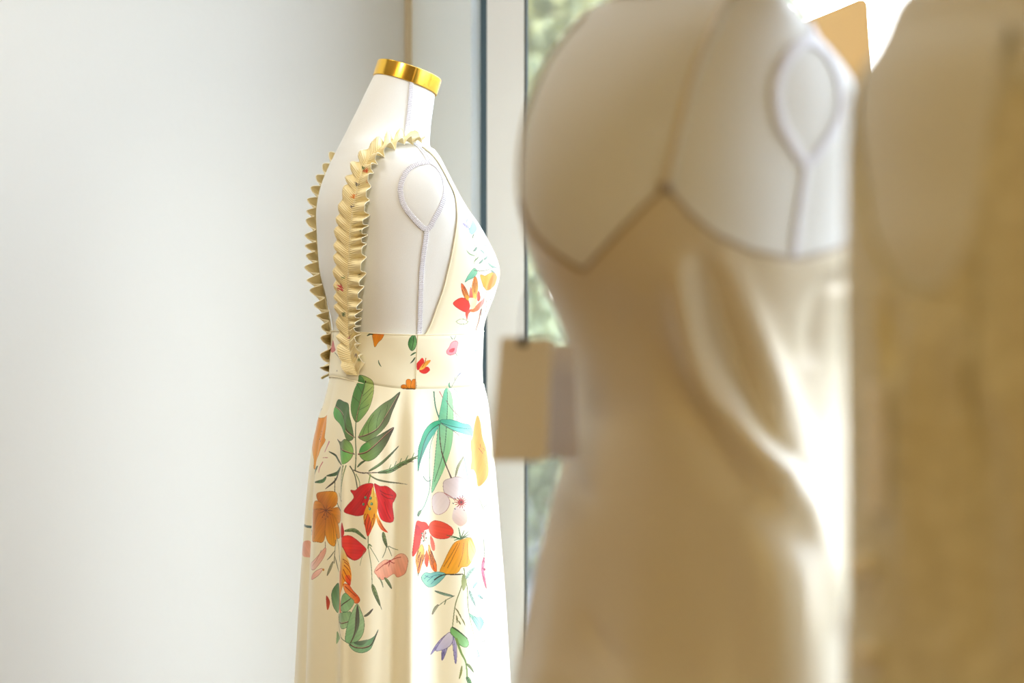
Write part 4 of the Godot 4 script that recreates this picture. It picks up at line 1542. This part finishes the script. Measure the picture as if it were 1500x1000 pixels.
	petal([[600, 494], [606, 491], [609, 500], [606, 511], [601, 513], [597, 504]], "4f8a4a", "86b878", [598, 500], [608, 505], 0.16, "3f5a38")
	stroke([[605, 492], [604, 502], [602, 512]], 0.8, 0.6, "384a30")
	leaf([[608, 516], [604, 518], [600, 521]], 2.4, "3f6a3c", "6fa060", "38502f")
	leaf([[607, 523], [604, 528], [600, 532]], 2.4, "3f5a38", "6f9060", "38482f")
	leaf([[556, 527], [557, 532], [560, 537]], 2, "3f6a44", "6f9a70", "38502f")
	petal([[610, 541], [609, 533], [613, 528], [617, 524], [620, 529], [618, 536], [613, 541]], "d81f1c", "ee4030", [611, 538], [618, 526], 0.1)
	petal([[613, 542], [619, 538], [625, 537], [628, 542], [622, 547], [616, 546]], "ee4a34", "e03028")
	petal([[613, 541], [618, 533], [624, 528], [629, 528], [623, 536], [618, 541]], "f4d060", "f0a030")
	stroke([[622, 524], [621, 530], [617, 538]], 1.0, 0.7, "e87a24")
	for p in [[[587, 567], [588, 564], [592, 563], [597, 566], [596, 569], [590, 569]], [[595, 566], [594, 558], [597, 555], [601, 557], [602, 565], [599, 569]], [[601, 568], [602, 558], [605, 555], [608, 557], [608, 569]]]:
		petal(p, "f0a51c", "e8930f", [598, 569], [p[2][0], p[2][1]], 0.1, "b87a14")
	stroke([[590, 569], [607, 569.5]], 0.9, 0.9, "5a3a14")
	petal([[651, 514], [655, 508], [658, 502], [664, 499], [668, 502], [666, 510], [664, 517], [657, 520], [652, 518]], "f4b4b8", "f0a0a8", [664, 500], [654, 518], 0.08, "d87a84")
	petal([[655, 513], [659, 510], [663, 510], [661, 515], [656, 516]], "e0606c", "d04a58")
	for v in [[[660, 497], [657, 492]], [[662, 497], [665, 491]], [[664, 517], [666, 521]]]:
		stroke(v, 0.9, 0.7, "7fa088")
	for v in [[[695, 502], [696, 508]], [[700, 498], [701, 504]], [[692, 500], [691, 506]], [[692, 514], [697, 512]]]:
		stroke(v, 1.1, 0.7, "8ab4a0")
	stroke([[703, 545], [703.5, 557]], 1.2, 0.8, "e8a0a8")
	leaf([[657, 568], [655, 564], [656, 560]], 2.6, "7fbf98", "b0dcc0", "6fa084")
	stroke([[658, 568], [662, 560], [667, 550]], 0.6, 0.5, "98a89c")
	leaf([[667, 551], [669, 548], [672, 545]], 1.8, "98a4c0", "c0c8dc", "8a94b0")
	stroke([[663, 557], [663, 552]], 0.8, 0.5, "98a89c")
	# back of the band
	petal([[489, 513], [490, 505], [492, 498], [494, 508], [495, 513], [491, 516]], "e07a7a", "cf4a50")
	stroke([[494, 480], [493, 492], [491, 500]], 0.7, 0.6, "7f8a5c")
	stroke([[494, 516], [499, 522], [503, 526]], 0.9, 0.6, "55663f")
	for v in [[512, 545], [498, 543], [489, 547], [536, 559]]:
		dot(v[0], v[1], 1.4, "7a6a60" if v[0] < 530 else "3a2420")


# ---------------------------------------------------------------- the satin slip dress
func ridge(pix: Vector2, folds: Array) -> float:
	var sum := 0.0
	for f in folds:
		var best := 1e9
		var l: PackedVector2Array = f[0]
		var k := 0.0
		for i in l.size() - 1:
			var c := Geometry2D.get_closest_point_to_segment(pix, l[i], l[i + 1])
			var d := pix.distance_to(c)
			if d < best:
				best = d
				k = (i + l[i].distance_to(c) / maxf(l[i].distance_to(l[i + 1]), 0.1)) / (l.size() - 1)
		if best < f[2] * 3.0:
			sum += f[1] * exp(-best * best / (f[2] * f[2])) * (0.35 + 0.65 * sin(PI * clampf(k * 0.94 + 0.03, 0, 1)))
	return sum


func gown(f: Form, tops: Array, rows: int, cols: int, lift: float, folds: Array) -> ArrayMesh:
	var out := []
	var last := f.keys.size() - 1.0
	for i in rows + 1:
		var row := PackedVector3Array()
		for j in cols + 1:
			var th := TAU * j / cols
			var tt := lerpf(tops[j], last, pow(float(i) / rows, 1.15))
			var p := f.off(tt, th, lift if i > 0 else lift * 0.3)
			var n := f.normal(tt, th)
			var facing := Vector2(sin(f.yaw) * n.x * -1.0 + cos(f.yaw) * n.z, 0).x
			var push := 0.0
			if facing > -0.1:
				var s := f.seen(p)
				push = ridge(Vector2(s.x, s.y), folds) * smoothstep(-0.1, 0.2, facing) * smoothstep(0.0, 0.06, float(i) / rows)
			push += 0.004 * sin(th * 9.0 + 1.0) * smoothstep(0.5, 1.0, float(i) / rows)
			row.append(p + n * push)
		out.append(row)
	var c := Vector3(0, f.p(last * 0.5, 0).y, 0)
	return sheet(out, true, [], c)


func lines(list: Array) -> Array:
	var out := []
	for f in list:
		var raw := PackedVector2Array()
		for q in f[0]:
			raw.append(Vector2(q[0], q[1]))
		out.append([smooth(raw, false, 5), f[1], f[2]])
	return out


func tops_from(f: Form, pix: Array, rest: Array, cols: int, mirrored: bool) -> PackedFloat32Array:
	# the height (t) of a garment's upper edge round the body, from points on the near side and (th, t) pairs elsewhere
	var keys := []
	for q in pix:
		var a := f.find(q[0], q[1])
		keys.append(Vector2(a.y, a.x))
	for r in rest:
		keys.append(Vector2(r[0], r[1]))
	keys.sort_custom(func(a, b): return a.x < b.x)
	var out := PackedFloat32Array()
	for j in cols + 1:
		var th := TAU * j / cols
		if mirrored and th > PI:
			th = TAU - th
		var t: float = keys[0].y if th <= keys[0].x else keys[-1].y
		for i in keys.size() - 1:
			if keys[i].x <= th and th < keys[i + 1].x:
				t = lerpf(keys[i].y, keys[i + 1].y, (th - keys[i].x) / (keys[i + 1].x - keys[i].x))
		out.append(t)
	return out


func build_slip() -> void:
	var o := where(1010, 500, 2.3)
	o.y = 0.0
	form2 = Form.new(o, YAW2, [
		[955, -165, 1080, -140, 0.046, -0.007], [942, -110, 1082, -92, 0.05, -0.01], [925, -46, 1092, -36, 0.06, -0.014], [906, -12, 1112, 2, 0.083, -0.016],
		[886, 6, 1140, 28, 0.112, -0.014], [850, 30, 1188, 58, 0.142, 1150], [815, 78, 1236, 98, 0.158, 1178], [785, 138, 1260, 145, 0.165, 1188],
		[768, 200, 1257, 200, 0.165, 1186], [763, 270, 1250, 270, 0.160, 1177], [772, 340, 1246, 340, 0.152, 1167], [793, 400, 1242, 400, 0.145, 1162],
		[840, 460, 1216, 460, 0.124, 1140], [872, 525, 1205, 525, 0.114, 1132], [885, 590, 1198, 590, 0.108, 1126], [890, 640, 1195, 640, 0.106, 1120],
		[890, 690, 1195, 690, 0.106, 1120]])
	var t := thing("dress_form", "bare backed linen dress form in the middle wearing the champagne slip dress", "dress form", o, YAW2)
	part("torso", closed_skin(form2, 120, 96), mats["linen"], t)
	stand(t, form2.p(16, 0).y + 0.01)
	var hole := on_surface(form2, [[1184, 62], [1160, 75], [1143, 105], [1136, 140], [1143, 180], [1160, 212], [1181, 238], [1204, 215], [1224, 180], [1231, 145], [1224, 105], [1206, 74], [1184, 62]], 6)
	var side := on_surface(form2, [[1181, 238], [1175, 280], [1168, 330], [1162, 380]], 6)
	for m in [1.0, -1.0]:
		braid(form2, hole.map(func(v): return Vector2(v.x, v.y * m)), 0.011, t, false)
		braid(form2, side.map(func(v): return Vector2(v.x, v.y * m)), 0.010, t, false)
	var shoulder := on_surface(form2, [[1184, 62], [1165, 30], [1140, 5], [1115, -12]], 6)
	braid(form2, shoulder, 0.009, t, false)

	var slip := Form.new(o, YAW2, [
		[763, 270, 1252, 270, 0.161, 1177], [772, 340, 1248, 340, 0.153, 1167], [793, 400, 1246, 400, 0.146, 1162],
		[820, 460, 1243, 460, 0.138, 1150], [843, 525, 1240, 525, 0.131, 1145], [850, 595, 1240, 595, 0.132, 1142], [836, 650, 1242, 650, 0.138, 1142],
		[820, 710, 1245, 710, 0.146, 1142], [804, 775, 1248, 775, 0.154, 1142], [789, 845, 1248, 845, 0.161, 1142], [774, 930, 1246, 930, 0.166, 1142], [762, 1010, 1250, 1010, 0.166, 1142], [760, 1150, 1250, 1150, 0.166, 1145],
		[765, 1400, 1240, 1400, 0.166, 1150], [770, 1650, 1230, 1650, 0.166, 1155]])
	var d := thing("slip_dress", "champagne satin slip dress with thin straps on the middle form", "dress", o, YAW2)
	var top := [[1246, 352], [1205, 370], [1160, 380], [1100, 368], [1050, 345], [1005, 308], [988, 286], [975, 276], [958, 292], [930, 320], [890, 362], [862, 392], [845, 403]]
	var tops := tops_from(slip, top, [[0.0, 1.1], [0.5, 0.6]], 160, true)
	var folds := lines([
		[[[988, 392], [1008, 470], [1035, 560], [1085, 635], [1140, 705], [1180, 790], [1210, 900]], 0.017, 26.0],
		[[[940, 480], [985, 560], [1040, 640], [1095, 720], [1140, 790]], -0.012, 30.0],
		[[[1034, 392], [1060, 470], [1086, 550], [1126, 635], [1160, 690]], -0.011, 13.0],
		[[[996, 398], [1012, 462], [1034, 530], [1060, 590]], 0.009, 17.0],
		[[[1075, 400], [1110, 490], [1145, 580], [1172, 660]], 0.008, 22.0],
		[[[1236, 408], [1208, 424], [1190, 470], [1183, 520]], -0.006, 14.0],
		[[[860, 900], [880, 940], [920, 980]], -0.004, 12.0], [[[820, 640], [830, 690], [860, 730]], -0.006, 14.0],
		[[[1120, 720], [1136, 800], [1144, 900], [1148, 1000], [1150, 1120]], 0.034, 62.0], [[[1075, 800], [1085, 900], [1090, 1000], [1090, 1100]], -0.006, 34.0],
		[[[880, 420], [905, 500], [940, 600]], -0.004, 26.0]])
	part("dress_body", gown(slip, tops, 130, 160, 0.004, folds), mats["champagne satin"], d)
	var path := PackedVector3Array()
	for j in 161:
		path.append(slip.off(tops[j], TAU * j / 160.0, 0.0022))
	part("edge_binding", tube(path, 0.0026, 6), mats["satin piping"], d)
	var strap := on_surface(form2, [[975, 278], [984, 236], [1000, 170], [1020, 100], [1040, 52], [1062, 10], [1085, -15]], 6)
	for m in [1.0, -1.0]:
		var l := strap.map(func(v): return Vector2(v.x, v.y * m))
		part("shoulder_strap", tube(lifted(form2, l, 0.003), 0.0042, 8, 0.45, ups(form2, l)), mats["champagne satin"], d, "thin satin shoulder strap")
		if m < 0:
			continue
		part("strap_slider", lathe([[0.0, -0.004], [0.006, -0.004], [0.007, 0.0], [0.006, 0.004], [0.0, 0.004]], 16, form2.off(l[1].x, l[1].y, 0.004)), mats["satin piping"], d)


func build_lace() -> void:
	var o := where(1570, 500, 1.65)
	o.y = 0.0
	form3 = Form.new(o, YAW3, [
		[1518, -210, 1640, -185, 0.046, -0.007], [1505, -150, 1642, -135, 0.05, -0.01], [1482, -95, 1655, -85, 0.06, -0.014], [1452, -62, 1690, -55, 0.08, -0.018],
		[1390, -38, 1740, -30, 0.106, -0.012], [1322, 0, 1800, 5, 0.132, -0.008], [1290, 60, 1860, 70, 0.148, -0.005], [1265, 115, 1885, 125, 0.155, -0.005],
		[1252, 190, 1890, 200, 0.157, -0.007], [1248, 290, 1885, 290, 0.154, -0.01], [1249, 370, 1878, 370, 0.148, -0.01], [1263, 450, 1865, 450, 0.138, -0.01],
		[1293, 530, 1840, 530, 0.12, -0.01], [1320, 600, 1820, 600, 0.11, -0.01], [1330, 660, 1815, 660, 0.105, -0.01], [1330, 700, 1815, 700, 0.105, -0.01]])
	var t := thing("dress_form", "dress form at the right edge wearing the taupe pearl dress", "dress form", o, YAW3)
	part("torso", closed_skin(form3, 120, 96), mats["linen"], t)
	stand(t, form3.p(15, 0).y + 0.01)
	var gownf := Form.new(o, YAW3, [
		[1388, -38, 1742, -30, 0.107, -0.012], [1320, 0, 1802, 5, 0.133, -0.008], [1289, 60, 1862, 70, 0.149, -0.005], [1264, 115, 1887, 125, 0.156, -0.005],
		[1250, 190, 1892, 200, 0.158, -0.007], [1246, 290, 1888, 290, 0.156, -0.01], [1245, 370, 1884, 370, 0.153, -0.01], [1245, 450, 1882, 450, 0.151, -0.01],
		[1246, 530, 1882, 530, 0.15, -0.01], [1247, 600, 1882, 600, 0.15, -0.01], [1248, 700, 1884, 700, 0.151, -0.01], [1248, 780, 1886, 780, 0.152, -0.01],
		[1249, 860, 1888, 860, 0.153, -0.01], [1247, 940, 1888, 940, 0.154, -0.01], [1247, 1010, 1888, 1010, 0.154, -0.01], [1252, 1200, 1885, 1200, 0.154, -0.01], [1260, 1500, 1880, 1500, 0.154, -0.01], [1270, 1800, 1870, 1800, 0.154, -0.01]])
	var d := thing("lace_dress", "taupe low backed dress with pearl beads on the form at the right edge", "dress", o, YAW3)
	var top := [[1256, 210], [1262, 262], [1275, 325], [1297, 390], [1325, 428], [1360, 436], [1400, 412], [1434, 350], [1456, 250], [1472, 150], [1486, 70], [1500, 8]]
	var tops := tops_from(gownf, top, [[0.0, 6.0], [0.5, 5.0], [1.2, 2.0], [1.5, 0.5], [4.3, 2.6], [4.7, 1.0], [5.2, 2.5], [5.8, 5.0], [6.3, 6.0]], 160, false)
	var folds := lines([
		[[[1300, 455], [1308, 500], [1316, 548]], -0.012, 9.0], [[[1285, 430], [1290, 520], [1292, 700]], 0.005, 14.0], [[[1345, 470], [1335, 560], [1332, 700], [1330, 900]], 0.008, 24.0],
		[[[1420, 600], [1440, 760], [1455, 1000]], -0.008, 34.0], [[[1480, 560], [1500, 760], [1510, 1000]], 0.008, 40.0], [[[1390, 480], [1440, 560], [1500, 610]], 0.005, 30.0]])
	part("dress_body", gown(gownf, tops, 120, 160, 0.004, folds), mats["taupe lace"], d)
	var path := PackedVector3Array()
	for j in 161:
		path.append(gownf.off(tops[j], TAU * j / 160.0, 0.003))
	part("edge_binding", tube(path, 0.0028, 6), mats["taupe lace"], d)
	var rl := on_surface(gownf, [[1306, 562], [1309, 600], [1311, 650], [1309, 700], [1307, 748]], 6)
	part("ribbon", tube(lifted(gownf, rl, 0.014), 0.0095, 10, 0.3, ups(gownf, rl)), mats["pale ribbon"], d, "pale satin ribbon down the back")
	for b in [[1288, 826, 0.0085], [1291, 957, 0.008], [1306, 568, 0.0032], [1311, 574, 0.0028], [1281, 628, 0.0026], [1279, 640, 0.0024], [1298, 862, 0.003], [1290, 880, 0.0026], [1262, 838, 0.003], [1284, 812, 0.0028], [1296, 872, 0.0024], [1284, 944, 0.0026]]:
		var a := gownf.find(b[0], b[1])
		var r: float = b[2]
		var prof := []
		for k in 11:
			prof.append([r * sin(PI * k / 10.0), -r * cos(PI * k / 10.0)])
		part("bead", lathe(prof, 18, gownf.off(a.x, a.y, 0.006 + r * 0.8)), mats["pearl"], d, "round pearl bead" if r > 0.005 else "")


# ---------------------------------------------------------------- tags and added fill lamps
func slab(at: Array, depth: float, thick: float, turn: float, corner := 0.0) -> ArrayMesh:
	# a card through these four places, leaning a little, with real thickness
	var a := where(at[0][0], at[0][1], depth)
	var b := where(at[1][0], at[1][1], depth + turn)
	var c := where(at[2][0], at[2][1], depth + turn)
	var e := where(at[3][0], at[3][1], depth)
	var n := (b - a).cross(e - a).normalized() * thick
	var rows := []
	var front := PackedVector3Array()
	var back := PackedVector3Array()
	for p in [a, b, c, e, a]:
		front.append(p + n * 0.5)
		back.append(p - n * 0.5)
	var mid := (a + b + c + e) / 4.0
	var m1 := PackedVector3Array()
	var m2 := PackedVector3Array()
	for k in 5:
		m1.append(mid + n * 0.5)
		m2.append(mid - n * 0.5)
	var st := SurfaceTool.new()
	st.begin(Mesh.PRIMITIVE_TRIANGLES)
	st.set_smooth_group(-1)
	rows = [m1, front, back, m2]
	for i in 3:
		for j in 4:
			var q := [rows[i][j], rows[i][j + 1], rows[i + 1][j], rows[i + 1][j + 1]]
			for tri in [[q[0], q[1], q[2]], [q[1], q[3], q[2]]]:
				var nn: Vector3 = (tri[1] - tri[0]).cross(tri[2] - tri[0])
				if nn.length() < 1e-14:
					continue
				var out: Vector3 = (tri[0] + tri[1] + tri[2]) / 3.0 - mid
				if i != 1:
					out = n if i == 0 else -n
				st.add_vertex(tri[0])
				st.add_vertex(tri[2] if nn.dot(out) > 0.0 else tri[1])
				st.add_vertex(tri[1] if nn.dot(out) > 0.0 else tri[2])
	st.generate_normals()
	return st.commit()


func build_small() -> void:
	# swing tag tied to the slip dress
	var t := thing("swing_tag", "beige paper swing tag hanging by a dark cord left of the slip dress", "tag")
	part("card", slab([[734, 493], [809, 495], [801, 675], [718, 676]], 2.26, 0.0012, -0.04), mats["card"], t)
	part("backing_card", slab([[768, 500], [842, 504], [848, 672], [782, 670]], 2.275, 0.001, -0.012), mats["grey card"], t, "grey card behind")
	part("eyelet", tube(PackedVector3Array([where(766, 500, 2.248), where(766, 500, 2.238)]), 0.0052, 20), mats["black cord"], t)
	part("cord", tube(spline(PackedVector3Array([where(766, 499, 2.242), where(765, 470, 2.26), where(773, 430, 2.29), where(798, 397, 2.335)]), 6), 0.0009, 6), mats["black cord"], t)
	for k in 9:
		var x := 744 + k * 5.2
		if k == 4:
			continue
		part("print_mark", slab([[x, 656], [x + 3.2, 656], [x + 3.2, 664], [x, 664]], 2.2595 - 0.04 * (x - 734) / 75.0 - 0.0004, 0.0002, -0.001), mats["grey print"], t)
	# tan sheet on the glass
	var p := thing("paper_sheet", "tan sheet with a rounded corner behind the middle form's shoulder", "paper")
	var outline := [[1178, 34], [1225, 15], [1258, 1], [1264, 1], [1268, 6], [1270, 40], [1274, 95], [1278, 160], [1196, 180]]
	var poly := PackedVector2Array()
	for q in outline:
		# where the line of sight meets the inner face of the glass
		var u := 0.5
		for it in 40:
			var w := room(u, -0.0122)
			u -= ((w.x / -w.z) * FP + 750.0 - q[0]) / 700.0
		var w := room(u, -0.0122)
		poly.append(Vector2(u, EYE.y - (q[1] - 500.0) * -w.z / FP))
	var m := prism(poly, 0.0, 0.0012)
	var o := part("sheet", m, mats["tan paper"], p)
	o.transform = Transform3D(Basis(ALONG, ACROSS, Vector3.UP), room(0, -0.0138))


func build_fill_lamps() -> void:
	for k in 4:  # unseen warm lamps added to brighten the backs of the nearer forms
		var u: float = [3.4, 5.6, 3.4, 5.6][k]
		var v: float = [3.6, 3.6, 5.4, 5.4][k]
		var l := thing("fill_lamp", ["added round warm fill lamp on the ceiling above the camera side near the window wall", "added round warm fill lamp on the ceiling above the shop middle by the end wall", "added round warm fill lamp on the ceiling at the rear on the plain wall's side", "added round warm fill lamp on the ceiling in the rear corner by the end wall"][k], "ceiling lamp", room(u, v, 2.9))
		part("housing", lathe([[0.0, 0.0], [0.22, 0.0], [0.22, -0.05], [0.19, -0.055], [0.19, -0.02], [0.0, -0.02]], 40), mats["white sash"], l)
		part("diffuser", lathe([[0.0, -0.022], [0.189, -0.022], [0.189, -0.05], [0.0, -0.052]], 40), mats["warm fill glow"], l)
		var a := AreaLight3D.new()
		a.name = "fill_light"
		a.area_size = Vector2(0.34, 0.34)
		a.light_color = Color(1.0, 0.865, 0.53)
		a.light_energy = 1.32
		a.shadow_enabled = true
		a.set("area_range", 12.0)
		l.add_child(a, true)
		a.position = Vector3(0, -0.06, 0)
		a.rotation_degrees.x = -90
	var l := thing("fill_panel", "added square white fill panel on the ceiling above the floral dress", "ceiling lamp", room(0.8, 1.5, 2.897), 0.61)  # unseen white panel added to lift the floral form and window frame
	part("housing", prism(PackedVector2Array([Vector2(-0.32, -0.32), Vector2(0.32, -0.32), Vector2(0.32, 0.32), Vector2(-0.32, 0.32)]), -0.03, 0.0, 0.003), mats["white sash"], l)
	part("diffuser", prism(PackedVector2Array([Vector2(-0.3, -0.3), Vector2(0.3, -0.3), Vector2(0.3, 0.3), Vector2(-0.3, 0.3)]), -0.034, -0.0305, 0.001), mats["white fill glow"], l)
	var a := AreaLight3D.new()
	a.name = "fill_light"
	a.area_size = Vector2(0.58, 0.58)
	a.light_color = Color(1.0, 0.985, 0.96)
	a.light_energy = 1.5
	a.shadow_enabled = true
	l.add_child(a, true)
	a.position = Vector3(0, -0.04, 0)
	a.rotation_degrees.x = -90
	# an unseen spot added as frontal fill for the floral dress
	var at := Vector3(-0.3, 2.897, -1.2)
	var aim := Vector3(-0.18, 1.05, -4.1)
	var sp := thing("fill_spotlight", "added white fill spotlight aimed at the floral dress", "spotlight", at)
	part("mount", lathe([[0.0, 0.0], [0.05, 0.0], [0.05, -0.02], [0.01, -0.024], [0.01, -0.1], [0.0, -0.1]], 24), mats["white sash"], sp)
	var dir := (aim - at).normalized()
	var head := at + Vector3(0, -0.14, 0)
	var hp := PackedVector3Array([Vector3(0, -0.14, 0) - dir * 0.09, Vector3(0, -0.14, 0) - dir * 0.085, Vector3(0, -0.14, 0) + dir * 0.09])
	part("head", tube(hp, PackedFloat32Array([0.03, 0.045, 0.06]), 24), mats["white sash"], sp)
	part("lens", tube(PackedVector3Array([Vector3(0, -0.14, 0) + dir * 0.091, Vector3(0, -0.14, 0) + dir * 0.094]), 0.052, 24), mats["white fill glow"], sp)
	var spot := SpotLight3D.new()
	spot.name = "fill_spot"
	spot.light_energy = 2.7
	spot.light_color = Color(1.0, 0.96, 0.9)
	spot.light_size = 0.06
	spot.spot_angle = 15.0
	spot.spot_angle_attenuation = 0.8
	spot.spot_range = 9.0
	spot.shadow_enabled = true
	sp.add_child(spot, true)
	spot.look_at_from_position(head + dir * 0.1, aim, Vector3.UP)
